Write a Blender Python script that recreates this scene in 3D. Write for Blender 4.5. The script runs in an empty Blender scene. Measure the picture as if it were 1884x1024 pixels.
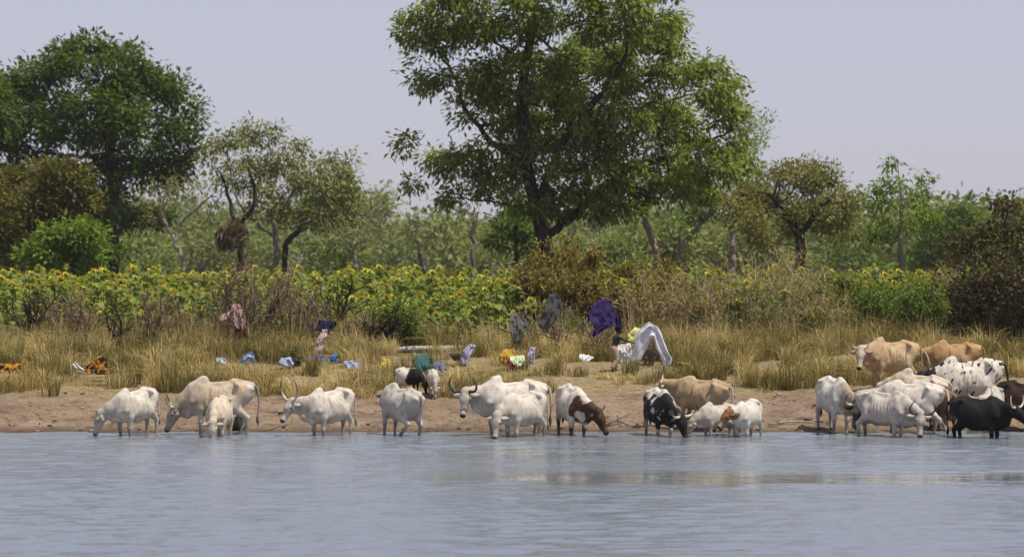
import bpy, math, random
import numpy as np
from mathutils import Vector, Matrix, Euler

# ------------------------------------------------------------------ camera, sky, sun, exposure
F_PX, CX, HZ, CAM_H = 5220.0, 942.0, 491.0, 3.5      # focal length and horizon of the 1884 px wide photograph
scene = bpy.context.scene
cam_data = bpy.data.cameras.new('camera')
cam = bpy.data.objects.new('camera', cam_data)
scene.collection.objects.link(cam)
cam.location = (0, 0, CAM_H)
cam.rotation_euler = (math.radians(90) - math.atan((512 - HZ) / F_PX), 0, 0)
cam_data.sensor_width = 36.0
cam_data.lens = F_PX / 1884 * 36
cam_data.clip_end = 9000
cam_data.dof.use_dof = True
cam_data.dof.focus_distance = 64.0
cam_data.dof.aperture_fstop = 1.75
scene.camera = cam

SUN_EL, SUN_AZ = math.radians(66), math.radians(115)   # azimuth: clockwise from +y, so behind the camera and to the right
world = bpy.data.worlds.new('World'); scene.world = world; world.use_nodes = True
wn, wl = world.node_tree.nodes, world.node_tree.links
sky = wn.new('ShaderNodeTexSky'); sky.sky_type = 'NISHITA'; sky.sun_disc = False
sky.sun_elevation = SUN_EL; sky.sun_rotation = SUN_AZ
sky.altitude = 0; sky.air_density = 1.0; sky.dust_density = 1.0; sky.ozone_density = 2.5
veil = wn.new('ShaderNodeMixRGB'); veil.inputs[0].default_value = 0.68     # dusty dry-season haze, the same over the whole sky
veil.inputs[2].default_value = (5.3, 5.1, 6.25, 1)
wl.new(sky.outputs[0], veil.inputs[1])
bgn = wn['Background']; wl.new(veil.outputs[0], bgn.inputs['Color']); bgn.inputs['Strength'].default_value = 0.1

sun_data = bpy.data.lights.new('sun', 'SUN'); sun_data.energy = 4.8; sun_data.angle = math.radians(0.6)
sun_data.color = (1.0, 0.94, 0.84)
sun = bpy.data.objects.new('sun', sun_data); scene.collection.objects.link(sun)
sdir = Vector((math.sin(SUN_AZ) * math.cos(SUN_EL), math.cos(SUN_AZ) * math.cos(SUN_EL), math.sin(SUN_EL)))
sun.rotation_euler = sdir.to_track_quat('Z', 'Y').to_euler()
sun.location = (20, -20, 40)

scene.view_settings.view_transform = 'Standard'; scene.view_settings.look = 'None'
scene.view_settings.exposure = 0.13; scene.view_settings.gamma = 1.0
scene.render.engine = 'CYCLES'
scene.cycles.use_denoising = True
scene.cycles.max_bounces = 6; scene.cycles.diffuse_bounces = 3; scene.cycles.glossy_bounces = 3
scene.cycles.transmission_bounces = 4; scene.cycles.transparent_max_bounces = 8; scene.cycles.volume_bounces = 0
scene.cycles.use_light_tree = True

# ------------------------------------------------------------------ helpers
random.seed(7)
rng = np.random.default_rng(11)
C = scene.collection

def P(px, py, D):
    """a point of the photograph at D metres from the camera"""
    return Vector(((px - CX) / F_PX * D, D, CAM_H - (py - HZ) / F_PX * D))

def X(px, D): return (px - CX) / F_PX * D

def tag(o, label=None, cat=None, group=None, kind=None):
    if label: o['label'] = label
    if cat: o['category'] = cat
    if group: o['group'] = group
    if kind: o['kind'] = kind
    return o

def empty(name, loc, label, cat, group=None, rz=0):
    o = bpy.data.objects.new(name, None); C.objects.link(o)
    o.empty_display_size = 0.2
    o.location = loc; o.rotation_euler = (0, 0, rz)
    return tag(o, label, cat, group)

def mesh_np(name, verts, faces, smooth=False):
    """faces: an (n,3) or (n,4) array, or a list of such arrays"""
    me = bpy.data.meshes.new(name)
    verts = np.ascontiguousarray(verts, dtype=np.float32).reshape(-1, 3)
    if not isinstance(faces, (list, tuple)): faces = [faces]
    faces = [np.asarray(f, dtype=np.int32) for f in faces if len(f)]
    nl = sum(f.size for f in faces); nf = sum(len(f) for f in faces)
    me.vertices.add(len(verts)); me.vertices.foreach_set('co', verts.ravel())
    me.loops.add(nl); me.loops.foreach_set('vertex_index', np.concatenate([f.ravel() for f in faces]))
    me.polygons.add(nf)
    starts, k = [], 0
    for f in faces:
        starts.append(k + np.arange(len(f)) * f.shape[1]); k += f.size
    me.polygons.foreach_set('loop_start', np.concatenate(starts).astype(np.int32))
    me.update(calc_edges=True)
    if smooth: me.polygons.foreach_set('use_smooth', np.ones(nf, dtype=bool))
    me.validate()
    return me

def obj(name, me, mat=None, parent=None, loc=None):
    o = bpy.data.objects.new(name, me); C.objects.link(o)
    if mat is not None and not me.materials: me.materials.append(mat)
    if parent is not None: o.parent = parent
    if loc is not None: o.location = loc
    return o

def copy_tree(root):
    c = root.copy(); C.objects.link(c)
    for ch in list(root.children):
        d = ch.copy(); C.objects.link(d); d.parent = c
        for g in list(ch.children):
            e = g.copy(); C.objects.link(e); e.parent = d
    return c

def unit(v):
    v = np.asarray(v, float)
    return v / np.maximum(np.linalg.norm(v, axis=-1, keepdims=True), 1e-9)

# value noise in numpy
_perm = rng.random((32, 32, 32))
def vnoise(p):
    p = np.asarray(p, float); i = np.floor(p).astype(int); f = p - i; f = f * f * (3 - 2 * f)
    i0 = i & 31; i1 = (i + 1) & 31
    def g(a, b, c): return _perm[a, b, c]
    x0, y0, z0 = i0[..., 0], i0[..., 1], i0[..., 2]; x1, y1, z1 = i1[..., 0], i1[..., 1], i1[..., 2]
    fx, fy, fz = f[..., 0], f[..., 1], f[..., 2]
    a = g(x0, y0, z0) * (1 - fx) + g(x1, y0, z0) * fx
    b = g(x0, y1, z0) * (1 - fx) + g(x1, y1, z0) * fx
    c = g(x0, y0, z1) * (1 - fx) + g(x1, y0, z1) * fx
    d = g(x0, y1, z1) * (1 - fx) + g(x1, y1, z1) * fx
    return (a * (1 - fy) + b * fy) * (1 - fz) + (c * (1 - fy) + d * fy) * fz

def fbm(p, oct=3):
    p = np.asarray(p, float); s = 0; a = 0.5
    for k in range(oct):
        s = s + a * vnoise(p * (2 ** k) + 7.3 * k); a *= 0.5
    return s / (1 - 0.5 ** oct)

# ------------------------------------------------------------------ materials
def new_mat(name):
    m = bpy.data.materials.new(name); m.use_nodes = True
    nt = m.node_tree
    return m, nt.nodes, nt.links, nt.nodes['Principled BSDF']

def ramp(n, stops):
    r = n.new('ShaderNodeValToRGB'); e = r.color_ramp.elements
    while len(e) < len(stops): e.new(0.5)
    for el, (p, c) in zip(e, stops): el.position = p; el.color = (*c, 1)
    return r

def leaf_mat(name, cols, trans=0.3, rough=0.55, spec=0.12):
    """each leaf its own tone between the given colours, light coming through"""
    m, n, l, b = new_mat(name)
    geo = n.new('ShaderNodeNewGeometry')
    k = len(cols)
    r = ramp(n, [(i / max(k - 1, 1), c) for i, c in enumerate(cols)])
    l.new(geo.outputs['Random Per Island'], r.inputs[0])
    l.new(r.outputs[0], b.inputs['Base Color'])
    b.inputs['Roughness'].default_value = rough
    b.inputs['Specular IOR Level'].default_value = spec
    t = n.new('ShaderNodeBsdfTranslucent')
    br = n.new('ShaderNodeMixRGB'); br.blend_type = 'MULTIPLY'; br.inputs[0].default_value = 1
    br.inputs[2].default_value = (1.25, 1.25, 0.7, 1)
    l.new(r.outputs[0], br.inputs[1]); l.new(br.outputs[0], t.inputs['Color'])
    mx = n.new('ShaderNodeMixShader'); mx.inputs[0].default_value = trans
    l.new(b.outputs[0], mx.inputs[1]); l.new(t.outputs[0], mx.inputs[2])
    l.new(mx.outputs[0], n['Material Output'].inputs['Surface'])
    return m

def bark_mat(name, c1, c2, scale=6):
    m, n, l, b = new_mat(name)
    tc = n.new('ShaderNodeTexCoord'); mp = n.new('ShaderNodeMapping'); mp.inputs['Scale'].default_value = (scale, scale, scale * 0.25)
    nz = n.new('ShaderNodeTexNoise'); nz.inputs['Scale'].default_value = 2.0; nz.inputs['Detail'].default_value = 6
    l.new(tc.outputs['Object'], mp.inputs[0]); l.new(mp.outputs[0], nz.inputs['Vector'])
    r = ramp(n, [(0.35, c1), (0.65, c2)]); l.new(nz.outputs[0], r.inputs[0]); l.new(r.outputs[0], b.inputs['Base Color'])
    b.inputs['Roughness'].default_value = 0.9; b.inputs['Specular IOR Level'].default_value = 0.15
    bp = n.new('ShaderNodeBump'); bp.inputs['Strength'].default_value = 0.5; bp.inputs['Distance'].default_value = 0.03
    l.new(nz.outputs[0], bp.inputs['Height']); l.new(bp.outputs[0], b.inputs['Normal'])
    return m

def plain(name, col, rough=0.6, spec=0.3, var=0.15, scale=20):
    m, n, l, b = new_mat(name)
    tc = n.new('ShaderNodeTexCoord'); nz = n.new('ShaderNodeTexNoise'); nz.inputs['Scale'].default_value = scale; nz.inputs['Detail'].default_value = 4
    l.new(tc.outputs['Object'], nz.inputs['Vector'])
    lo = tuple(c * (1 - var) for c in col); hi = tuple(min(1, c * (1 + var)) for c in col)
    r = ramp(n, [(0.3, lo), (0.7, hi)]); l.new(nz.outputs[0], r.inputs[0]); l.new(r.outputs[0], b.inputs['Base Color'])
    b.inputs['Roughness'].default_value = rough; b.inputs['Specular IOR Level'].default_value = spec
    return m

# ------------------------------------------------------------------ terrain and water
def ground_z(x, y):
    x = np.asarray(x, float); y = np.asarray(y, float)
    shore = 60.15 + 0.10 * np.sin(x * 0.5 + 1.0) + 0.05 * np.sin(x * 1.7) + 0.5 * (fbm(np.stack([x * 1.3, 0 * x + 2.0, 0 * x], -1), 4) - 0.5)
    s = y - shore
    up = np.where(s < 10, 0.098 * s, 0.98 + 0.22 * (1 - np.exp(-np.maximum(s - 10, 0) / 2.2)))
    z = np.where(s < 0, np.maximum(0.12 * s, -2.2), up)
    w = np.clip(s / 0.8, 0, 1) * np.clip((140 - y) / 60, 0.15, 1)
    p = np.stack([x, y, 0 * x], -1)
    z = z + w * (0.09 * (fbm(p * 0.55, 2) - 0.5) + 0.055 * (fbm(p * 3.1 + 4, 2) - 0.5) + np.clip((66 - y) / 3, 0, 1) * 0.10 * (vnoise(p * 5.0) ** 2 - 0.3))
    return z

def gz(x, y): return float(ground_z(np.array([x]), np.array([y]))[0])

def build_ground():
    ys = np.concatenate([np.linspace(-60, 56, 24), np.arange(56.4, 84, 0.09), np.linspace(84.3, 130, 90), np.geomspace(131, 4000, 40)])
    xs = np.concatenate([-np.geomspace(2500, 17, 26), np.arange(-16.8, 16.81, 0.10), np.geomspace(17, 2500, 26)])
    gx, gy = np.meshgrid(xs, ys)
    z = ground_z(gx, gy)
    V = np.stack([gx, gy, z], -1).reshape(-1, 3)
    ny, nx = gx.shape
    i = (np.arange(ny - 1)[:, None] * nx + np.arange(nx - 1)[None]).ravel()
    Fq = np.stack([i, i + 1, i + nx + 1, i + nx], -1)
    m, n, l, b = new_mat('bank_earth')
    geo = n.new('ShaderNodeNewGeometry'); sep = n.new('ShaderNodeSeparateXYZ'); l.new(geo.outputs['Position'], sep.inputs[0])
    nz = n.new('ShaderNodeTexNoise'); nz.inputs['Scale'].default_value = 1.1; nz.inputs['Detail'].default_value = 8; nz.inputs['Roughness'].default_value = 0.65
    l.new(geo.outputs['Position'], nz.inputs['Vector'])
    sand = ramp(n, [(0.30, (0.135, 0.096, 0.064)), (0.50, (0.208, 0.150, 0.100)), (0.72, (0.28, 0.208, 0.142))]); l.new(nz.outputs[0], sand.inputs[0])
    # scattered dark crumbs, hoof marks and dry litter
    vz = n.new('ShaderNodeTexNoise'); vz.inputs['Scale'].default_value = 9; vz.inputs['Detail'].default_value = 4
    mp = n.new('ShaderNodeMapping'); mp.inputs['Scale'].default_value = (0.6, 1.0, 1); l.new(geo.outputs['Position'], mp.inputs[0]); l.new(mp.outputs[0], vz.inputs['Vector'])
    cr = ramp(n, [(0.34, (0.30, 0.26, 0.24)), (0.45, (1, 1, 1))]); l.new(vz.outputs[0], cr.inputs[0])
    mu = n.new('ShaderNodeMixRGB'); mu.blend_type = 'MULTIPLY'; mu.inputs[0].default_value = 0.75
    l.new(sand.outputs[0], mu.inputs[1]); l.new(cr.outputs[0], mu.inputs[2])
    # straw litter further up the bank
    st = n.new('ShaderNodeTexNoise'); st.inputs['Scale'].default_value = 14; st.inputs['Detail'].default_value = 6
    mp2 = n.new('ShaderNodeMapping'); mp2.inputs['Scale'].default_value = (0.35, 1.4, 1); l.new(geo.outputs['Position'], mp2.inputs[0]); l.new(mp2.outputs[0], st.inputs['Vector'])
    straw = ramp(n, [(0.3, (0.07, 0.05, 0.028)), (0.48, (0.21, 0.16, 0.085)), (0.68, (0.36, 0.29, 0.165))]); l.new(st.outputs[0], straw.inputs[0])
    add = n.new('ShaderNodeMath'); add.operation = 'MULTIPLY_ADD'; add.inputs[1].default_value = 4.5; l.new(nz.outputs[0], add.inputs[0]); l.new(sep.outputs['Y'], add.inputs[2])
    mr = n.new('ShaderNodeMapRange'); mr.inputs[1].default_value = 67.2; mr.inputs[2].default_value = 68.6; l.new(add.outputs[0], mr.inputs[0])
    mx = n.new('ShaderNodeMixRGB'); l.new(mr.outputs[0], mx.inputs[0]); l.new(mu.outputs[0], mx.inputs[1]); l.new(straw.outputs[0], mx.inputs[2])
    # field soil and dry litter beyond the bank
    mr2 = n.new('ShaderNodeMapRange'); mr2.inputs[1].default_value = 76.5; mr2.inputs[2].default_value = 79.5; l.new(add.outputs[0], mr2.inputs[0])
    mx2 = n.new('ShaderNodeMixRGB'); l.new(mr2.outputs[0], mx2.inputs[0]); l.new(mx.outputs[0], mx2.inputs[1]); mx2.inputs[2].default_value = (0.09, 0.075, 0.045, 1)
    # wet margin
    mr3 = n.new('ShaderNodeMapRange'); mr3.inputs[1].default_value = 0.0; mr3.inputs[2].default_value = 0.10; mr3.inputs[3].default_value = 1; mr3.inputs[4].default_value = 0
    l.new(sep.outputs['Z'], mr3.inputs[0])
    mx3 = n.new('ShaderNodeMixRGB'); mx3.blend_type = 'MULTIPLY'; l.new(mr3.outputs[0], mx3.inputs[0]); l.new(mx2.outputs[0], mx3.inputs[1]); mx3.inputs[2].default_value = (0.42, 0.40, 0.40, 1)
    l.new(mx3.outputs[0], b.inputs['Base Color'])
    b.inputs['Roughness'].default_value = 0.95; b.inputs['Specular IOR Level'].default_value = 0.1
    bn = n.new('ShaderNodeTexNoise'); bn.inputs['Scale'].default_value = 12; bn.inputs['Detail'].default_value = 8
    l.new(geo.outputs['Position'], bn.inputs['Vector'])
    bp = n.new('ShaderNodeBump'); bp.inputs['Strength'].default_value = 0.9; bp.inputs['Distance'].default_value = 0.10
    l.new(bn.outputs[0], bp.inputs['Height']); l.new(bp.outputs[0], b.inputs['Normal'])
    o = obj('ground', mesh_np('ground', V, Fq, True), m)
    tag(o, 'bare sandy bank rising to dry ground and field', kind='structure')

def build_water():
    # real ripples: crests run along the shore, a calm slick lies across the pond
    ys = np.concatenate([np.linspace(-60, 26, 30), np.arange(26.2, 61.6, 0.055)])
    xs = np.concatenate([-np.geomspace(80, 14.2, 16), np.arange(-14, 14.01, 0.14), np.geomspace(14.2, 80, 16)])
    gx, gy = np.meshgrid(xs, ys)
    p = np.stack([gx, gy, 0 * gx], -1)
    fade = np.clip((60.9 - gy) / 0.6, 0.2, 1)
    n1 = fbm(p * np.array([0.75, 2.3, 1]), 2) - 0.5
    n2 = fbm(p * np.array([1.9, 6.0, 1]) + 31, 2) - 0.5
    gust = 0.35 + 1.2 * vnoise(p * np.array([0.12, 0.35, 1]) + 3)
    wob = 0.9 * (vnoise(p * np.array([0.16, 0.05, 1]) + 9) - 0.5)
    rag = fbm(p * np.array([0.9, 1.6, 1]) + 17, 3) - 0.5
    slick = np.clip(1.5 - np.abs((gy + wob + 1.4 * rag - 47.2) / 1.5) * 1.1 + 0.5 * rag, 0, 1) * np.clip((gx + 2.4) / 3.4 + 0.8 * rag, 0, 1)
    patch = np.exp(-((gy - 55.0) / 3.4) ** 4) * np.clip((gx + 2.8) / 2.0, 0, 1) * np.clip((6.0 - gx) / 2.5, 0, 1) * np.clip(0.55 + 2.2 * (fbm(p * np.array([0.35, 1.3, 1]) + 5, 3) - 0.5), 0, 1)
    amp = gust * (1 - 0.84 * slick) * (1 - 0.70 * patch) * fade
    z = amp * (0.042 * n1 + 0.044 * n2)
    V = np.stack([gx, gy, z], -1).reshape(-1, 3)
    ny, nx = gx.shape
    i = (np.arange(ny - 1)[:, None] * nx + np.arange(nx - 1)[None]).ravel()
    me = mesh_np('water', V, np.stack([i, i + 1, i + nx + 1, i + nx], -1), True)
    at = me.attributes.new('ruffle', 'FLOAT', 'POINT'); at.data.foreach_set('value', ((1 - 0.92 * slick) * (1 - 0.75 * patch)).ravel().astype(np.float32))
    m, n, l, b = new_mat('pond_water')
    b.inputs['Base Color'].default_value = (0.150, 0.176, 0.205, 1)
    b.inputs['Roughness'].default_value = 0.10; b.inputs['IOR'].default_value = 1.48
    geo = n.new('ShaderNodeNewGeometry'); mp = n.new('ShaderNodeMapping'); mp.inputs['Scale'].default_value = (3.0, 11.0, 1)
    l.new(geo.outputs['Position'], mp.inputs[0])
    nz = n.new('ShaderNodeTexNoise'); nz.inputs['Scale'].default_value = 1.0; nz.inputs['Detail'].default_value = 3; l.new(mp.outputs[0], nz.inputs['Vector'])
    ra = n.new('ShaderNodeAttribute'); ra.attribute_name = 'ruffle'
    bp = n.new('ShaderNodeBump'); bp.inputs['Distance'].default_value = 0.05
    mul = n.new('ShaderNodeMath'); mul.operation = 'MULTIPLY'; mul.inputs[1].default_value = 0.55; l.new(ra.outputs['Fac'], mul.inputs[0])
    rr = n.new('ShaderNodeMath'); rr.operation = 'MULTIPLY_ADD'; rr.inputs[1].default_value = 0.10; rr.inputs[2].default_value = 0.012; l.new(ra.outputs['Fac'], rr.inputs[0]); l.new(rr.outputs[0], b.inputs['Roughness'])
    l.new(mul.outputs[0], bp.inputs['Strength']); l.new(nz.outputs[0], bp.inputs['Height']); l.new(bp.outputs[0], b.inputs['Normal'])
    o = obj('water', me, m)
    tag(o, 'grey blue rippled pond water reflecting the hazy sky', kind='structure')

build_ground()
build_water()
# ------------------------------------------------------------------ implicit bodies: capsules and ellipsoids melted into ONE surface
class Field:
    def __init__(self, lo, hi, h):
        self.lo = np.array(lo, float); self.h = h
        self.n = np.ceil((np.array(hi) - self.lo) / h).astype(int) + 1
        self.ax = [self.lo[k] + h * np.arange(self.n[k]) for k in range(3)]
        self.F = np.full(self.n, 0.5, dtype=np.float32)

    def _sub(self, lo, hi):
        a = np.clip(np.floor((lo - self.lo) / self.h).astype(int), 0, self.n - 1)
        b = np.clip(np.ceil((hi - self.lo) / self.h).astype(int) + 1, 1, self.n)
        sl = tuple(slice(a[k], b[k]) for k in range(3))
        g = np.meshgrid(*[self.ax[k][sl[k]] for k in range(3)], indexing='ij')
        return sl, np.stack(g, -1)

    def _blend(self, sl, d, k):
        A = self.F[sl]
        if k <= 0: self.F[sl] = np.minimum(A, d); return
        hh = np.maximum(k - np.abs(A - d), 0) / k
        self.F[sl] = np.minimum(A, d) - hh * hh * k * 0.25

    def cone(self, a, b, r1, r2, k=0.05, flat=None):
        """rounded cone a->b; flat = (axis vector, factor) squeezes it along that axis"""
        a = np.asarray(a, float); b = np.asarray(b, float)
        m = max(r1, r2) + 0.12 + k
        sl, p = self._sub(np.minimum(a, b) - m, np.maximum(a, b) + m)
        if p.size == 0: return
        q = p - a; ba = b - a
        if flat is not None:
            ax = unit(flat[0]); q = q + (q @ ax)[..., None] * ax * (flat[1] - 1)
            ba = ba + (ba @ ax) * ax * (flat[1] - 1)
        t = np.clip((q @ ba) / max(ba @ ba, 1e-9), 0, 1)
        d = np.linalg.norm(q - t[..., None] * ba, axis=-1) - (r1 + (r2 - r1) * t)
        if flat is not None: d = d / max(1.0, flat[1] * 0.6)
        self._blend(sl, d, k)

    def ell(self, c, r, k=0.06):
        c = np.asarray(c, float); r = np.asarray(r, float)
        sl, p = self._sub(c - r - 0.12 - k, c + r + 0.12 + k)
        if p.size == 0: return
        q = (p - c)
        k0 = np.linalg.norm(q / r, axis=-1); k1 = np.linalg.norm(q / (r * r), axis=-1)
        self._blend(sl, k0 * (k0 - 1) / np.maximum(k1, 1e-6), k)

    def mesh(self, smooth=2):
        F = self.F; h = self.h
        nx, ny, nz = F.shape
        pos = np.zeros((nx - 1, ny - 1, nz - 1, 3)); cnt = np.zeros((nx - 1, ny - 1, nz - 1))
        def corner(o): return F[o[0]:nx - 1 + o[0], o[1]:ny - 1 + o[1], o[2]:nz - 1 + o[2]]
        for ax in range(3):
            for u in (0, 1):
                for v in (0, 1):
                    o0 = [0, 0, 0]; oth = [k for k in range(3) if k != ax]
                    o0[oth[0]] = u; o0[oth[1]] = v; o1 = list(o0); o1[ax] = 1
                    A, B = corner(o0), corner(o1)
                    cr = (A < 0) != (B < 0)
                    t = np.where(cr, A / np.where(cr, A - B, 1), 0)
                    for k in range(3): pos[..., k] += np.where(cr, o0[k] + (t if k == ax else 0), 0)
                    cnt += cr
        cells = np.argwhere(cnt > 0)
        idx = np.full(cnt.shape, -1); idx[tuple(cells.T)] = np.arange(len(cells))
        V = self.lo + h * (cells + pos[tuple(cells.T)] / cnt[tuple(cells.T)][:, None])
        quads = []
        ins = F < 0
        for ax in range(3):
            o = [k for k in range(3) if k != ax]
            s0 = [slice(1, F.shape[k] - 1) for k in range(3)]; s0[ax] = slice(0, F.shape[ax] - 1)
            s1 = list(s0); s1[ax] = slice(1, F.shape[ax])
            a, b = ins[tuple(s0)], ins[tuple(s1)]
            for flip, sel in ((False, a & ~b), (True, ~a & b)):
                e = np.argwhere(sel)
                if not len(e): continue
                e = e + np.array([1 if k != ax else 0 for k in range(3)])
                u = np.zeros(3, int); u[o[0]] = 1; v = np.zeros(3, int); v[o[1]] = 1
                q = [idx[tuple((e + d).T)] for d in (-u - v, -v, 0 * u, -u)]
                q = np.stack(q, -1)
                if flip ^ (ax == 1): q = q[:, ::-1]
                quads.append(q)
        Q = np.concatenate(quads)
        Q = Q[(Q >= 0).all(1)]
        # a little Laplacian smoothing
        E = np.concatenate([Q[:, [0, 1]], Q[:, [1, 2]], Q[:, [2, 3]], Q[:, [3, 0]]])
        for _ in range(smooth):
            S = np.zeros_like(V); W = np.zeros(len(V))
            for i, j in ((0, 1), (1, 0)):
                for k in range(3): S[:, k] += np.bincount(E[:, i], V[E[:, j], k], len(V))
                W += np.bincount(E[:, i], minlength=len(V))
            V = V * 0.5 + 0.5 * S / W[:, None]
        return V, Q

def tube(pts, radii, sides=6, cap=True):
    pts = np.asarray(pts, float); n = len(pts)
    radii = np.broadcast_to(np.asarray(radii, float), (n,))
    t = np.gradient(pts, axis=0); t = unit(t)
    ref = np.array([0.31, 0.87, 0.38]) if abs(t[0] @ unit([0.31, 0.87, 0.38])) < 0.9 else np.array([1.0, 0, 0])
    u = unit(np.cross(t, ref)); v = np.cross(t, u)
    a = np.arange(sides) * 2 * np.pi / sides
    V = pts[:, None] + radii[:, None, None] * (np.cos(a)[None, :, None] * u[:, None] + np.sin(a)[None, :, None] * v[:, None])
    V = V.reshape(-1, 3)
    i = np.arange(n - 1)[:, None] * sides; j = np.arange(sides)[None]; j1 = (j + 1) % sides
    Fq = np.stack([i + j, i + j1, i + sides + j1, i + sides + j], -1).reshape(-1, 4)
    tr = np.zeros((0, 3), int)
    if cap:
        V = np.concatenate([V, pts[:1], pts[-1:]]); k = len(V)
        tr = np.concatenate([np.stack([np.full(sides, k - 2), j1[0], j[0]], -1), np.stack([np.full(sides, k - 1), (n - 1) * sides + j[0], (n - 1) * sides + j1[0]], -1)])
    return V, Fq, tr

def tube_mesh(name, pts, radii, sides=6):
    V, Fq, tr = tube(pts, radii, sides)
    return mesh_np(name, V, [Fq, tr], True)

def curve(pts, n=14):
    """Catmull-Rom through the points"""
    p = np.asarray(pts, float); p = np.concatenate([[2 * p[0] - p[1]], p, [2 * p[-1] - p[-2]]])
    out = []
    m = len(p) - 3
    for t in np.linspace(0, m - 1e-6, n):
        i = int(t); f = t - i; a, b, c, d = p[i:i + 4]
        out.append(0.5 * ((2 * b) + (-a + c) * f + (2 * a - 5 * b + 4 * c - d) * f * f + (-a + 3 * b - 3 * c + d) * f ** 3))
    return np.array(out)

# hide material: pigment per vertex (coat patches, muzzle, hooves) and a short-hair grain
def hide_mat():
    m, n, l, b = new_mat('hide')
    a = n.new('ShaderNodeAttribute'); a.attribute_name = 'coat'
    tc = n.new('ShaderNodeTexCoord')
    nz = n.new('ShaderNodeTexNoise'); nz.inputs['Scale'].default_value = 9; nz.inputs['Detail'].default_value = 5
    l.new(tc.outputs['Object'], nz.inputs['Vector'])
    r = ramp(n, [(0.28, (0.70, 0.65, 0.58)), (0.50, (0.93, 0.91, 0.88)), (0.66, (1, 1, 1))]); l.new(nz.outputs[0], r.inputs[0])
    mx = n.new('ShaderNodeMixRGB'); mx.blend_type = 'MULTIPLY'; mx.inputs[0].default_value = 1
    l.new(a.outputs['Color'], mx.inputs[1]); l.new(r.outputs[0], mx.inputs[2]); l.new(mx.outputs[0], b.inputs['Base Color'])
    b.inputs['Roughness'].default_value = 0.7; b.inputs['Specular IOR Level'].default_value = 0.12
    n2 = n.new('ShaderNodeTexNoise'); n2.inputs['Scale'].default_value = 45; l.new(tc.outputs['Object'], n2.inputs['Vector'])
    bp = n.new('ShaderNodeBump'); bp.inputs['Strength'].default_value = 0.25; bp.inputs['Distance'].default_value = 0.012
    l.new(n2.outputs[0], bp.inputs['Height']); l.new(bp.outputs[0], b.inputs['Normal'])
    return m

def horn_mat():
    m, n, l, b = new_mat('horn')
    a = n.new('ShaderNodeAttribute'); a.attribute_name = 'coat'
    l.new(a.outputs['Color'], b.inputs['Base Color']); b.inputs['Roughness'].default_value = 0.4
    return m
HIDE, HORN = hide_mat(), horn_mat()
EYE = plain('eye_black', (0.012, 0.010, 0.008), 0.15, 0.5, 0.1)

def set_coat(me, col):
    at = me.color_attributes.new('coat', 'FLOAT_COLOR', 'POINT')
    c = np.ones((len(me.vertices), 4), np.float32); c[:, :3] = col
    at.data.foreach_set('color', c.ravel())

WHITE = np.array((0.56, 0.525, 0.465)); CREAM = np.array((0.54, 0.45, 0.345)); TAN = np.array((0.36, 0.26, 0.155)); ORANGE = np.array((0.36, 0.225, 0.105))
BLACK = np.array((0.012, 0.011, 0.011)); BROWN = np.array((0.078, 0.038, 0.021)); GREY = np.array((0.42, 0.39, 0.36)); DARKBROWN = np.array((0.055, 0.03, 0.018))

HORNS = {
    'lyre': [(0.0, 0.0, 0.0), (0.12, 0.05, 0.0), (0.22, 0.20, -0.02), (0.23, 0.38, -0.04), (0.15, 0.54, -0.06)],
    'wide': [(0.0, 0.0, 0.0), (0.15, 0.02, 0.02), (0.27, 0.11, 0.03), (0.31, 0.24, 0.02), (0.27, 0.34, 0.0)],
    'sickle': [(0.0, 0.0, 0.0), (0.11, 0.04, 0.04), (0.17, 0.15, 0.06), (0.15, 0.27, 0.05), (0.09, 0.35, 0.03)],
    'short': [(0.0, 0.0, 0.0), (0.06, 0.025, 0.0), (0.09, 0.09, 0.0), (0.08, 0.14, 0.0)],
    'stub': [(0.0, 0.0, 0.0), (0.03, 0.03, 0.0), (0.045, 0.075, 0.0)],
}

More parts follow.
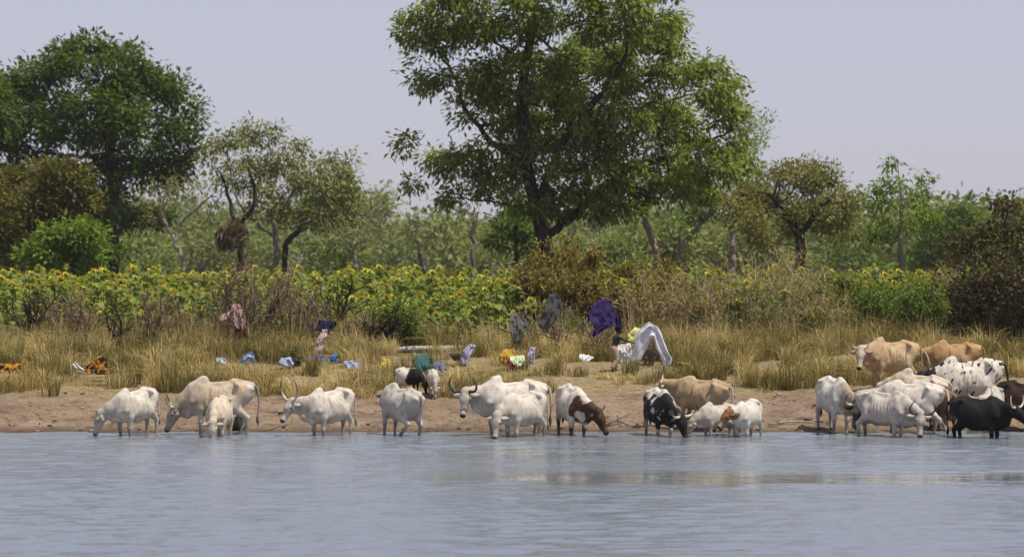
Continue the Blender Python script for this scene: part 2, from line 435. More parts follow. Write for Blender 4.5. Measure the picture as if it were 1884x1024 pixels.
def coat_fn(kind, V, info, seed):
    """pigment of every vertex; V in the animal's own frame (metres at scale 1)"""
    x, y, z = V.T
    n = fbm(V * 3.2 + seed * 5.7, 3); nf = fbm(V * 11 + seed * 3.1, 3); n2 = fbm(V * 6 + seed, 3)
    head = info['head']; neck = info['neck']; leg = info['leg']
    def mix(a, b, t): t = np.clip(t, 0, 1)[:, None]; return a * (1 - t) + b * t
    def step(v, a, w=0.06): return np.clip((v - a) / w, 0, 1)
    one = np.ones((len(V), 1))
    if kind == 'white':
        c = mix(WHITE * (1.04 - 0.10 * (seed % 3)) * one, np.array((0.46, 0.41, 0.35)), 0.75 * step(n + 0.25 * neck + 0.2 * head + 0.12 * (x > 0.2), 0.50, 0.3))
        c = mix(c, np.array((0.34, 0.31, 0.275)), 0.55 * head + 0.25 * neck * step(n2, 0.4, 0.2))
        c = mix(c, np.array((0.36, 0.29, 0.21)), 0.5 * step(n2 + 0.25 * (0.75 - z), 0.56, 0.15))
    elif kind == 'greywhite': c = mix(WHITE * 0.82 * one, GREY * 0.9, 0.6 * step(n, 0.42, 0.25))
    elif kind == 'creamwhite':
        c = mix(WHITE * 0.85 * one, np.array((0.42, 0.335, 0.235)), 0.9 * step(n - 0.2 * np.abs(z - 0.95), 0.33, 0.15)); c = mix(c, GREY * 0.55, 0.65 * head)
    elif kind == 'cream': c = mix(CREAM * one, WHITE, 0.5 * step(n, 0.5, 0.2))
    elif kind == 'tan':
        c = mix(TAN * 1.15 * one, CREAM * 0.9, 0.7 * step(n + 0.25 * (0.9 - z), 0.47, 0.25)); c = mix(c, WHITE * 0.8, 0.6 * head)
    elif kind == 'palecamel': c = mix(np.array((0.43, 0.315, 0.195)) * one, TAN * 0.95, 0.7 * step(n, 0.45, 0.2))
    elif kind == 'orange': c = mix(ORANGE * one, TAN * 1.2, 0.6 * step(n, 0.45, 0.2))
    elif kind == 'black': c = mix(BLACK * one, BLACK * 2.0, step(n, 0.5, 0.2))
    elif kind == 'dark': c = mix(DARKBROWN * one, BLACK, step(n, 0.45, 0.2))
    elif kind == 'brown': c = mix(BROWN * 1.2 * one, TAN * 0.7, 0.6 * step(n, 0.45, 0.2))
    elif kind == 'pied_brown':
        c = mix(WHITE * one, BROWN, step(x + 0.9 * (n - 0.5) - 0.2 * (z - 0.9), 0.60, 0.04))
        c = mix(c, BROWN * 0.5, step(nf - 0.12 * step(np.abs(y), 0.14, 0.05), 0.73, 0.03)); c = mix(c, WHITE, step(0.55 - z, 0.0, 0.05) * step(x, 0.2) * (1 - head) * (1 - neck))
        c = mix(c, DARKBROWN, np.maximum(0.8 * head * step(n2, 0.4, 0.2), step(0.45 - z, 0, 0.1) * leg))
    elif kind == 'speckled_black':
        c = mix(BLACK * 1.3 * one, WHITE * 0.95, step(n2 + 0.30 * step(z, 0.98, 0.2) * step(0.55 - x, 0, 0.1) + 0.25 * step(0.50 - z, 0, 0.15) * (x > 0.2), 0.60, 0.05))
        c = mix(c, BLACK * 1.2, np.maximum(0.97 * head, 0.75 * neck))
    elif kind == 'spotted_white':
        # short slanted black flecks over the flank, neck and shoulder
        q = V * np.array([15, 9, 9]) + np.stack([z * 9, 0 * z, 0 * z], -1)
        fl = fbm(q + seed, 2)
        c = mix(WHITE * one, BLACK * 1.3, step(fl + 0.16 * (n - 0.5), 0.635, 0.04))
        c = mix(c, BLACK * 1.2, np.maximum(step(head, 0.25, 0.3), step(neck + 0.7 * (n2 - 0.5), 0.93, 0.05)))
    elif kind == 'brownhead':
        c = mix(WHITE * one, TAN * np.array((0.62, 0.42, 0.30)), np.maximum(step(head, 0.3, 0.2), step(neck * (z < 0.98) + 0.6 * (n - 0.5), 0.55, 0.1)))
        c = mix(c, WHITE * 0.9, 0.7 * np.clip(info['muzzle'] * 1.2 - 0.2, 0, 1) * step(n2, 0.45, 0.1))
    elif kind == 'tanneck':
        c = mix(WHITE * one, CREAM * 0.62, np.maximum(step(neck, 0.25, 0.2), step(x + 0.4 * (n - 0.5), 0.58, 0.05))); c = mix(c, DARKBROWN * 1.3, step(head + 0.5 * (n - 0.5), 0.6, 0.2))
    elif kind == 'goat_pied': c = mix(WHITE * one, BLACK * 1.2, step(x + 0.3 * (n - 0.5), 0.02, 0.04))
    else: c = WHITE * one
    # hair streaks and dust, dark muzzle, hooves, muddy shanks
    hs_ = fbm(V * np.array((26, 26, 9)) + seed, 2); c = c * (0.86 + 0.28 * hs_)[:, None]
    if kind not in ('black', 'dark'):
        c = mix(c, BLACK * 2.5, step(info['muzzle'], 0.70, 0.12))
        c = mix(c, np.array((0.16, 0.125, 0.09)), 0.75 * leg * step(0.44 - z + 0.3 * (n2 - 0.5), 0, 0.25))
    c = mix(c, np.array((0.03, 0.025, 0.02)), step(0.075 - z, 0, 0.02) * leg)
    return c

def cattle(label, cat, px, D, yaw, s, coat, neck=(-40, 0), head=(68, 0), horns='short', horn_scale=1.0, horn_col=('pale', 'dark'),
           hump=1.0, thin=1.0, dewlap=1.0, legs=None, tail='hang', neck_len=0.50, group='cattle drinking along the pond edge', name='cow', seed=1, ears=1.0, z=None, calf=False, fat=1.0):
    hh = 0.0228 / max(s, 0.6)
    f = Field((-1.02, -0.95, -0.03), (1.55, 0.95, 1.75), hh)
    L = 0.93 if not calf else 0.85                     # body length
    fy = lambda v: np.array(v, float)
    # ---- trunk
    f.ell((0.36 * L, 0, 0.84), (0.36, 0.235 * fat, 0.355), 0.08)
    f.ell((-0.05, 0, 0.765), (0.48 * L, 0.30 * fat, 0.33), 0.12)
    f.ell((-0.30 * L, 0, 0.86), (0.33, 0.25 * fat, 0.28), 0.12)
    f.ell((-0.52 * L, 0, 0.95), (0.27, 0.20, 0.235), 0.10)
    f.cone((0.42 * L, 0, 1.11), (-0.40 * L, 0, 1.155), 0.065, 0.055, 0.07)           # spine
    f.cone((-0.34 * L, 0, 1.205), (-0.78 * L, 0, 1.11), 0.058, 0.05, 0.06)
    for sd in (-1, 1):
        f.cone((-0.40 * L, sd * 0.05, 1.17), (-0.42 * L, sd * 0.215, 1.125), 0.045, 0.046, 0.035)    # hook bones
        f.cone((-0.45 * L, sd * 0.19, 1.09), (-0.76 * L, sd * 0.10, 1.03), 0.035, 0.045, 0.06)      # to the pin bones
        f.cone((0.40 * L, sd * 0.12, 1.10), (0.56 * L, sd * 0.185, 0.80), 0.055, 0.075, 0.06)      # shoulder blade
    if hump > 0:
        f.cone((0.44 * L, 0, 1.08), (0.31 * L, 0, 1.13 + 0.105 * hump), 0.13, 0.085, 0.08, ((0, 1.0, 0), 1.2))
        f.cone((0.54 * L, 0, 1.03), (0.40 * L, 0, 1.12 + 0.085 * hump), 0.11, 0.085, 0.08, ((0, 1.0, 0), 1.2))
    f.cone((0.60 * L, 0, 0.76), (0.52 * L, 0, 0.66), 0.12, 0.09, 0.08)              # brisket
    # ---- neck and head
    nb = np.array((0.55 * L, 0, 0.98))
    npi, nya = math.radians(neck[0]), math.radians(neck[1])
    nd = np.array((math.cos(npi) * math.cos(nya), math.cos(npi) * math.sin(nya), math.sin(npi)))
    poll = nb + nd * neck_len
    mid = nb + nd * neck_len * 0.5 + np.array((0.04 * math.cos(nya), 0.0, 0.0))
    side = np.array((-math.sin(nya), math.cos(nya), 0))
    f.cone(nb, mid, 0.20, 0.140, 0.09, (side, 1.45))
    f.cone(mid, poll, 0.145, 0.105, 0.07, (side, 1.3))
    hp, hy = math.radians(head[0]), math.radians(head[1])
    d = np.array((math.cos(hp) * math.cos(hy), math.cos(hp) * math.sin(hy), -math.sin(hp)))
    sv = np.array((-math.sin(hy), math.cos(hy), 0)); u = np.cross(d, sv)
    hs = 1.10
    def H(a, b, c): return poll + hs * (a * d + b * sv + c * u)
    f.cone(H(-0.02, 0, 0.02), H(0.17, 0, 0.02), 0.098 * hs, 0.088 * hs, 0.05)       # skull
    f.cone(H(0.12, 0, 0.01), H(0.40, 0, -0.02), 0.082 * hs, 0.048 * hs, 0.05)       # face
    f.cone(H(0.08, 0, -0.09), H(0.36, 0, -0.055), 0.055 * hs, 0.035 * hs, 0.05)     # jaw
    f.ell(H(0.435, 0, -0.03), (0.062 * hs,) * 3, 0.03)                               # muzzle
    for sd in (-1, 1):
        f.ell(H(0.13, sd * 0.078, 0.045), (0.042,) * 3, 0.03)                        # brow
        f.ell(H(0.10, sd * 0.06, -0.05), (0.062,) * 3, 0.04)                         # cheek
    f.cone(H(0.0, -0.05, 0.07), H(0.0, 0.05, 0.07), 0.04, 0.04, 0.03)
    if dewlap > 0:
        th = H(0.02, 0, -0.11)
        br = np.array((0.60 * L, 0, 0.62))
        md = (th + br) / 2 + np.array((0, 0, -0.05 * dewlap))
        f.cone(th, md, 0.05, 0.105 * dewlap, 0.06, (side, 2.6)); f.cone(md, br, 0.105 * dewlap, 0.12 * dewlap, 0.06, (np.array((0, 1.0, 0)), 2.4))
        f.cone(br, (0.30 * L, 0, 0.56), 0.09 * dewlap, 0.04, 0.06, (np.array((0, 1.0, 0)), 2.4))
    # ---- legs: shoulder/hip, elbow/stifle, knee/hock, fetlock, hoof
    legs = legs or {}
    base = {'fl': [(0.44, 0.145, 0.86), (0.40, 0.165, 0.64), (0.43, 0.15, 0.36), (0.42, 0.15, 0.10), (0.45, 0.15, 0.035)],
            'hl': [(-0.50, 0.13, 0.94), (-0.34, 0.175, 0.66), (-0.62, 0.15, 0.43), (-0.56, 0.15, 0.11), (-0.52, 0.15, 0.035)]}
    rf = [0.125, 0.082, 0.047, 0.031, 0.045]; rh = [0.165, 0.118, 0.050, 0.034, 0.045]
    chains = []
    for key in ('fl', 'fr', 'hl', 'hr'):
        pts = [np.array(q) * np.array((L, 1, 1)) for q in base[key[0] + 'l']]
        if key[1] == 'r': pts = [q * np.array((1, -1, 1)) for q in pts]
        mv = legs.get(key)
        if mv is not None:
            if isinstance(mv, (tuple, float, int)):
                dx = mv if not isinstance(mv, tuple) else mv[0]
                for i, w in enumerate((0, 0.15, 0.6, 1.0, 1.0)): pts[i] = pts[i] + np.array((dx * w, 0, 0))
            else:
                pts = [np.array(q) * np.array((L, 1, 1)) for q in mv]
        rr = rf if key[0] == 'f' else rh
        for i in range(4):
            f.cone(pts[i], pts[i + 1], rr[i], rr[i + 1] if i else rr[1], 0.06 if i < 2 else 0.03, ((0, 1.0, 0), 1.25) if i == 0 else None)
        f.ell(pts[2], (0.054, 0.050, 0.062) if key[0] == 'f' else (0.056, 0.046, 0.07), 0.02)
        chains.append(pts)
    if not calf: f.ell((-0.22 * L, 0, 0.545), (0.11, 0.08, 0.06), 0.06)
    # ribs and hollow flank of a lean animal
    if thin > 0:
        sl = tuple(slice(0, m) for m in f.n)
        gx = f.ax[0][:, None, None]; gy = f.ax[1][None, :, None]; gzz = f.ax[2][None, None, :]
        w = np.clip(1 - ((gx + 0.02) / 0.36) ** 4, 0, 1) * np.clip(1 - ((gzz - 0.86) / 0.24) ** 4, 0, 1) * np.clip((np.abs(gy) - 0.12) / 0.08, 0, 1)
        f.F += (0.0125 * thin * w * np.sin((gx + 0.22 * (gzz - 0.9)) * 2 * np.pi / 0.082)).astype(np.float32)
        fl = np.exp(-((gx + 0.33 * L) / 0.11) ** 2 - ((gzz - 0.95) / 0.12) ** 2) * np.clip((np.abs(gy) - 0.1) / 0.06, 0, 1)
        f.F += (0.055 * min(thin, 1.2) * fl).astype(np.float32)
        sh = np.exp(-((gx - 0.20 * L) / 0.05) ** 2 - ((gzz - 0.88) / 0.22) ** 2) * np.clip((np.abs(gy) - 0.1) / 0.06, 0, 1)
        f.F += (0.032 * thin * sh).astype(np.float32)
    V, Q = f.mesh(1)
    rad_ = unit(V * np.array((0.25, 1.0, 1.0)) - np.array((0.0, 0, 0.85)))
    loose = np.clip(1 - np.abs(V[:, 0] - 0.15) / 0.75, 0, 1) * (V[:, 2] > 0.45)
    Vn = V + ((0.016 * loose + 0.004) * (fbm(V * np.array((13.0, 9.0, 3.2)) + seed * 3.3, 3) - 0.5) * (1.4 if not calf else 0.6))[:, None] * rad_
    # ---- masks for the pigment
    def seg(a, b):
        ba = b - a; t = np.clip(((V - a) @ ba) / (ba @ ba), 0, 1)
        return np.linalg.norm(V - a - t[:, None] * ba, axis=1), t
    mz = H(0.47, 0, -0.03)
    dh, th_ = seg(poll - 0.03 * d, mz); dn, tn = seg(nb, poll)
    info = {'head': np.clip((0.17 - dh) / 0.06, 0, 1), 'muzzle': np.clip(1 - (np.linalg.norm(V - H(0.50, 0, -0.03), axis=1) - 0.02) / 0.30, 0, 1),
            'neck': np.clip((0.26 - dn) / 0.1, 0, 1) * np.clip(tn * 2.2, 0, 1), 'leg': np.zeros(len(V))}
    for pts in chains:
        for i in (1, 2, 3):
            dd, _ = seg(pts[i], pts[i + 1]); info['leg'] = np.maximum(info['leg'], np.clip((0.13 - dd) / 0.04, 0, 1))
    info['muzzle'] = info['muzzle'] * (dh < 0.2)
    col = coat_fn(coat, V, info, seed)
    x0 = X(px, D)
    zz = gz(x0, D) if z is None else z
    root = empty(name, (x0, D, zz - 0.02), label, cat, group, math.radians(yaw))
    root.scale = (s, s, s)
    hx, hy_ = math.cos(math.radians(yaw)) * 0.5 * s, math.sin(math.radians(yaw)) * 0.5 * s          # stand along the slope of the bank
    slope = (gz(x0 - hx, D - hy_) - gz(x0 + hx, D + hy_)) / (1.0 * s)
    root.rotation_euler = (0, math.atan(slope), math.radians(yaw))
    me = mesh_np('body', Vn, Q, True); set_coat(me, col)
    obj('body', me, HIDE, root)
    cb = {'white': WHITE, 'greywhite': GREY, 'spotted_white': BLACK * 2, 'speckled_black': BLACK * 2, 'black': BLACK * 1.5, 'dark': DARKBROWN, 'pied_brown': DARKBROWN,
          'brownhead': TAN * np.array((0.6, 0.4, 0.3)), 'orange': ORANGE, 'tan': CREAM * 0.6, 'brown': BROWN, 'creamwhite': GREY * 0.6, 'tanneck': DARKBROWN, 'goat_pied': BLACK * 2}.get(coat, WHITE * 0.85)
    # ---- ears: cupped leaves standing out from behind the horns
    for sd in (-1, 1):
        o = H(0.035, sd * 0.085, 0.02); ax = unit(sd * sv * 0.9 - d * 0.18 - u * 0.18 - np.array((0, 0, 0.18)))
        nn = unit(np.cross(ax, d) * sd); wv = np.cross(nn, ax)
        g = []
        rows, colsn = 7, 5
        for i in range(rows):
            t = i / (rows - 1); wdt = 0.062 * math.sin(math.pi * min(0.08 + t * 0.92, 0.985)) ** 0.75
            for j in range(colsn):
                v = j / (colsn - 1) * 2 - 1
                g.append(o + ax * t * 0.21 * ears + wv * v * wdt + nn * (0.03 * v * v - 0.025 * t * t))
        idx = np.array([[i * colsn + j, i * colsn + j + 1, (i + 1) * colsn + j + 1, (i + 1) * colsn + j] for i in range(rows - 1) for j in range(colsn - 1)])
        em = mesh_np('ear', np.array(g), idx, True)
        ec = np.array([cb * (0.95 if 0 < (k % colsn) < colsn - 1 else 0.45) for k in range(len(g))]); set_coat(em, ec)
        e = obj('ear', em, HIDE, root)
        sm = e.modifiers.new('thick', 'SOLIDIFY'); sm.thickness = 0.012
        # eye
        ev = H(0.145, sd * 0.094, 0.018); 
        V2, F2 = uv_ball(ev, 0.026, 8, 6); obj('eye', mesh_np('eye', V2, F2, True), EYE, root)
    # ---- horns
    if horns:
        prof = np.array(HORNS[horns]) * horn_scale; hu = unit(0.8 * u - 0.6 * d)
        for sd in (-1, 1):
            pts = np.array([H(0.0, sd * (0.065 + a), 0.065) + b * hu + c * d for a, b, c in prof])
            pts = curve(pts, 12); n = len(pts)
            r0 = 0.034 if horns not in ('short', 'stub') else 0.026
            rad = r0 * (1 - np.linspace(0, 1, n) ** 1.3 * 0.86)
            Vh, Fq, tr = tube(pts, rad, 8)
            hm = mesh_np('horn', Vh, [Fq, tr], True)
            t = np.concatenate([np.repeat(np.linspace(0, 1, n), 8), [0, 1]])[:, None]
            pale = np.array((0.50, 0.43, 0.33)); dk = np.array((0.03, 0.025, 0.02))
            c0 = pale if horn_col[0] == 'pale' else dk; c1 = pale if horn_col[1] == 'pale' else dk
            w = np.clip((t - 0.35) / 0.35, 0, 1)
            set_coat(hm, c0 * (1 - w) + c1 * w); obj('horn', hm, HORN, root)
    # ---- tail
    tb = np.array((-0.80 * L, 0, 1.09))
    tp = {'hang': [tb, tb + (-0.07, 0.0, -0.06), tb + (-0.10, 0.01, -0.35), tb + (-0.07, 0.02, -0.62)],
          'swish': [tb, tb + (-0.08, 0.03, -0.03), tb + (-0.14, 0.12, -0.28), tb + (-0.12, 0.20, -0.56)],
          'tuck': [tb, tb + (-0.05, 0, -0.08), tb + (-0.04, 0, -0.32), tb + (0.0, 0, -0.5)]}[tail]
    tm = tube_mesh('tail', curve(tp, 10), np.linspace(0.032, 0.014, 10), 6); set_coat(tm, cb); to = obj('tail', tm, HIDE, root)
    e0 = np.array(tp[-1]); sw = curve([e0 + (0, 0, 0.03), e0 + (0.005, 0.01, -0.10), e0 + (0.0, 0.0, -0.22)], 7)
    tm = tube_mesh('tail_switch', sw, [0.014, 0.024, 0.032, 0.034, 0.028, 0.016, 0.004], 6)
    set_coat(tm, cb * (0.45 if coat not in ('black', 'dark') else 1)); obj('tail_switch', tm, HIDE, to)
    return root

def uv_ball(c, r, nu=10, nv=7):
    c = np.asarray(c, float); r = np.broadcast_to(np.asarray(r, float), (3,))
    th = np.linspace(0, np.pi, nv); ph = np.arange(nu) * 2 * np.pi / nu
    V = np.array([[math.sin(t) * math.cos(p), math.sin(t) * math.sin(p), math.cos(t)] for t in th for p in ph]) * r + c
    Fq = np.array([[i * nu + j, (i + 1) * nu + j, (i + 1) * nu + (j + 1) % nu, i * nu + (j + 1) % nu] for i in range(nv - 1) for j in range(nu)])
    return V, Fq

def build_cattle():
    A = cattle
    scratch = [(-0.48, 0.15, 0.94), (-0.30, 0.21, 0.62), (-0.62, 0.20, 0.47), (-0.34, 0.21, 0.20), (-0.30, 0.21, 0.12)]
    stretch = [(-0.52, -0.13, 0.92), (-0.44, -0.175, 0.64), (-0.74, -0.15, 0.42), (-0.98, -0.15, 0.12), (-0.98, -0.15, 0.05)]
    A('small white zebu cow bending to drink, first of the row by the bare shore', 'cow', 252, 59.1, 236, 0.88, 'white', (-27, -44), (66, -50), 'stub', hump=0.9, thin=1.2, seed=1, dewlap=0.7)
    A('large cream zebu cow with curved horns drinking, a small calf before its flank', 'cow', 403, 59.4, 182, 1.0, 'creamwhite', (-42, 0), (62, 0), 'sickle', 0.95, seed=2, legs={'hl': -0.06, 'hr': 0.08, 'fl': -0.05})
    A('small cream calf facing the camera, nose in the water before the large cream cow', 'calf', 405, 58.7, 262, 0.80, 'cream', (-31, 6), (74, 8), 'short', 0.8, hump=0.7, thin=0.6, seed=3, calf=True, dewlap=0.5)
    A('white zebu cow with tall lyre horns standing with its head turned along the shore', 'cow', 610, 59.1, 229, 0.90, 'white', (4, -42), (46, -8), 'lyre', 0.92, hump=1.0, thin=1.5, seed=4, neck_len=0.48, dewlap=1.2, legs={'hl': 0.06})
    A('greyish white zebu lifting one hind leg, its head hidden beyond its shoulder', 'cow', 735, 59.2, 128, 0.92, 'greywhite', (-4, -34), (48, -40), 'stub', hump=0.8, thin=1.3, neck_len=0.38, seed=5, legs={'hl': scratch}, tail='tuck')
    A('big white zebu with dark raised horns looking towards the water, tallest of the white cattle', 'cow', 942, 59.4, 196, 1.02, 'white', (2, 8), (62, 52), 'sickle', 1.2, ('dark', 'dark'), hump=1.25, thin=0.8, seed=6, neck_len=0.47, dewlap=1.1)
    A('white calf drinking in front of the big white zebu', 'calf', 965, 58.8, 222, 0.90, 'white', (-29, 10), (64, 22), None, hump=0.35, thin=0.5, seed=7, calf=True, dewlap=0.5, neck_len=0.44)
    A('white cow with chestnut neck and head drinking alone at the edge', 'cow', 1052, 59.3, 286, 0.94, 'pied_brown', (-24, 38), (54, 40), 'short', 1.0, ('dark', 'dark'), hump=0.5, thin=0.7, seed=8, legs={'hl': 0.1})
    A('black and white speckled cow with one long black tipped horn showing, head lowered to drink', 'cow', 1212, 59.1, 284, 0.90, 'speckled_black', (-30, 28), (60, 30), 'wide', 0.95, ('pale', 'dark'), hump=0.9, thin=0.4, seed=9, fat=1.1)
    A('camel coloured zebu with its rump turned, standing behind the speckled cow', 'cow', 1287, 60.5, 146, 0.90, 'palecamel', (2, 14), (40, 24), 'wide', 1.1, ('pale', 'dark'), hump=0.5, thin=0.9, seed=10, group='cattle standing behind those that drink')
    A('little white humped calf drinking beside the black muzzle of the speckled cow', 'calf', 1322, 59.0, 206, 0.66, 'white', (-34, -6), (60, -8), 'stub', hump=1.0, thin=0.7, seed=11, calf=True, dewlap=0.6, neck_len=0.52)
    A('white calf with a ginger brown head and neck standing with its head up', 'calf', 1377, 58.9, 238, 0.74, 'brownhead', (4, -20), (42, -26), None, hump=0.4, thin=0.2, seed=12, calf=True, dewlap=0.3, neck_len=0.40)
    A('white cow with tan neck and dark brown horned head bent round to drink', 'cow', 1533, 60.0, 286, 0.95, 'tanneck', (-29, 22), (66, -24), 'sickle', 1.0, ('pale', 'dark'), hump=0.8, thin=0.7, seed=13)
    A('white cow with dark upturned horns facing the camera, muzzle at the water', 'cow', 1622, 58.8, 322, 0.91, 'white', (-19, -12), (66, -44), 'sickle', 1.15, ('dark', 'dark'), hump=0.6, thin=1.1, seed=14)
    A('white cow seen from behind with one hind leg stretched back', 'cow', 1674, 59.7, 160, 0.93, 'white', (-20, 10), (60, 10), 'stub', hump=0.6, thin=0.9, seed=15, legs={'hl': [q * np.array((1, -1, 1)) for q in np.array(stretch)]}, tail='swish')
    A('pale cream zebu with tan hump, only its back showing above the white cows', 'cow', 1684, 61.0, 150, 0.90, 'cream', (-25, 5), (60, 0), 'stub', hump=1.1, thin=0.9, seed=16, group='cattle standing behind those that drink')
    A('lean tan zebu standing on the bank with its pale face towards the pond', 'cow', 1640, 66.5, 202, 0.96, 'tan', (4, 22), (56, 50), 'short', 1.3, ('pale', 'pale'), hump=1.1, thin=1.6, seed=17, group='cattle standing on the bank', neck_len=0.45)
    A('orange tan zebu standing on the bank behind the spotted cow', 'cow', 1757, 67.2, 176, 0.84, 'orange', (-6, 5), (45, 10), 'short', 1.2, hump=1.0, thin=1.2, seed=18, group='cattle standing on the bank')
    A('white zebu with black flecks, black head and tall curving horns', 'cow', 1786, 62.2, 190, 1.08, 'spotted_white', (-4, 6), (52, 26), 'lyre', 0.95, ('dark', 'pale'), hump=1.15, thin=0.9, seed=19, group='cattle standing behind those that drink', neck_len=0.46)
    A('black cow in the shallows with wide pale horns and raised head', 'cow', 1800, 58.3, 326, 0.87, 'black', (2, -12), (38, 0), 'wide', 0.85, ('pale', 'pale'), hump=0.7, thin=0.4, fat=1.15, seed=20, neck_len=0.42)
    A('dark brown horned cow half out of frame behind the black cow', 'cow', 1880, 60.4, 318, 0.86, 'dark', (4, -10), (44, -6), 'wide', 1.1, ('dark', 'pale'), hump=0.6, thin=0.5, seed=21, group='cattle standing behind those that drink')
    A('grey cow whose horned head shows over the back of the black cow', 'cow', 1826, 60.2, 250, 0.78, 'greywhite', (8, -10), (50, -18), 'wide', 0.9, ('pale', 'dark'), hump=0.4, thin=0.5, seed=22, group='cattle standing behind those that drink')
    A('small brown calf in the gap between the white cows and the black cow', 'calf', 1731, 60.6, 110, 0.74, 'brown', (0, 0), (45, 0), None, hump=0.3, thin=0.4, seed=23, calf=True, group='cattle standing behind those that drink')
    A('white goat with black forequarters grazing at the foot of the grass', 'goat', 752, 65.6, 330, 0.52, 'goat_pied', (-48, 0), (72, 0), 'stub', hump=0, thin=0.0, dewlap=0, seed=24, calf=True, group='goats grazing on the bank', name='goat', ears=0.8, fat=1.15)
    A('small all white goat grazing head on at the foot of the grass', 'goat', 797, 65.4, 278, 0.50, 'white', (-52, 0), (70, 0), 'stub', hump=0, thin=0.0, dewlap=0, seed=25, calf=True, group='goats grazing on the bank', name='goat', ears=0.8)

build_cattle()
# ------------------------------------------------------------------ trees and shrubs
def grow(starts, attr, step, kill, iters=140, up=0.0, infl=1e9):
    """branches growing towards points spread through the crown; starts = list of polylines, the first is the trunk"""
    nodes, par = [], []
    for line, pidx in starts:
        prev = pidx
        for q in line:
            if prev is not None and len(nodes) and np.linalg.norm(np.array(q) - nodes[prev]) < 1e-4: continue
            nodes.append(np.array(q, float)); par.append(-1 if prev is None else prev); prev = len(nodes) - 1
    A = np.array(attr, float)
    N = np.array(nodes)
    D = np.linalg.norm(A[:, None] - N[None], axis=2); best = D.argmin(1); bd = D.min(1)
    for _ in range(iters):
        act = bd < infl
        if not act.any(): break
        dirs = unit(A[act] - N[best[act]])
        acc = np.zeros((len(N), 3))
        for k in range(3): acc[:, k] = np.bincount(best[act], dirs[:, k], len(N))
        src = np.unique(best[act])
        dv = unit(acc[src]) + rng.normal(0, 0.22, (len(src), 3)); dv[:, 2] += up
        new = N[src] + step * unit(dv)
        base = len(N)
        N = np.concatenate([N, new]); par.extend(src.tolist())
        D = np.linalg.norm(A[:, None] - new[None], axis=2); m = D.min(1); w = D.argmin(1)
        b = m < bd; best[b] = base + w[b]; bd[b] = m[b]
        keep = bd > kill
        A, best, bd = A[keep], best[keep], bd[keep]
        if not len(A): break
    return N, np.array(par)

def radii_of(N, par, tip, expo=2.3, rmax=None):
    r = np.zeros(len(N)); kids = np.bincount(par[par >= 0], minlength=len(N))
    for i in range(len(N) - 1, -1, -1):
        v = r[i] if kids[i] else tip ** expo
        r[i] = v
        if par[i] >= 0: r[par[i]] += v
    r = r ** (1 / expo)
    if rmax is not None:
        top = r.max(); r = np.where(r > tip, tip + (r - tip) * max((rmax - tip) / max(top - tip, 1e-6), 0), r)
    return r, kids

def limb_mesh(name, N, par, r, flare=1.25):
    e = np.where(par >= 0)[0]; p = par[e]
    # main child of each node
    main = np.full(len(N), -1); order = np.argsort(r[e])
    main[p[order]] = e[order]
    d_in = np.zeros_like(N); d_in[e] = unit(N[e] - N[p])
    rt = np.where(par < 0)[0]
    for i in rt: d_in[i] = d_in[main[i]] if main[i] >= 0 else (0, 0, 1)
    d_out = np.where((main >= 0)[:, None], d_in[np.maximum(main, 0)], d_in)
    jd = unit(d_in + d_out)
    is_main = main[p] == e
    d0 = np.where(is_main[:, None], jd[p], d_in[e]); d1 = jd[e]
    r1 = r[e]; r0 = np.where(is_main, r[p], np.minimum(r[e] * 1.25, r[p])).copy()
    roots = np.isin(p, rt); r0[roots & is_main] *= flare
    Vs, Fs, off = [], [], 0
    for lo, hi, sides in ((0.05, 1e9, 9), (0.018, 0.05, 5), (0, 0.018, 3)):
        s = (r1 >= lo) & (r1 < hi)
        if not s.any(): continue
        a = np.arange(sides) * 2 * np.pi / sides
        def ring(c, d, rr):
            ref = np.where((np.abs(d[:, :1]) < 0.9), np.array([[1.0, 0, 0]]), np.array([[0, 1.0, 0]]))
            u = unit(np.cross(d, ref)); v = np.cross(d, u)
            return c[:, None] + rr[:, None, None] * (np.cos(a)[None, :, None] * u[:, None] + np.sin(a)[None, :, None] * v[:, None])
        V = np.concatenate([ring(N[p[s]], d0[s], r0[s]), ring(N[e[s]], d1[s], r1[s])], 1).reshape(-1, 3)
        i = (np.arange(s.sum()) * 2 * sides)[:, None]; j = np.arange(sides)[None]; j1 = (j + 1) % sides
        Fs.append(np.stack([i + j, i + j1, i + sides + j1, i + sides + j], -1).reshape(-1, 4) + off)
        Vs.append(V); off += len(V)
    return mesh_np(name, np.concatenate(Vs), np.concatenate(Fs), True)

def leaf_mesh(name, pos, axis, up, length, width, fold=0.18):
    """one kite-shaped, slightly folded leaf per position"""
    n = len(pos)
    axis = unit(axis); side = unit(np.cross(axis, up)); nn = np.cross(side, axis)
    L = np.broadcast_to(length, (n,))[:, None]; W = np.broadcast_to(width, (n,))[:, None]
    m = pos + axis * L * 0.45 + nn * W * fold
    V = np.stack([pos, m + side * W * 0.5, pos + axis * L - nn * L * 0.06, m - side * W * 0.5], 1).reshape(-1, 3)
    i = np.arange(n)[:, None] * 4
    return mesh_np(name, V, i + np.arange(4)[None])

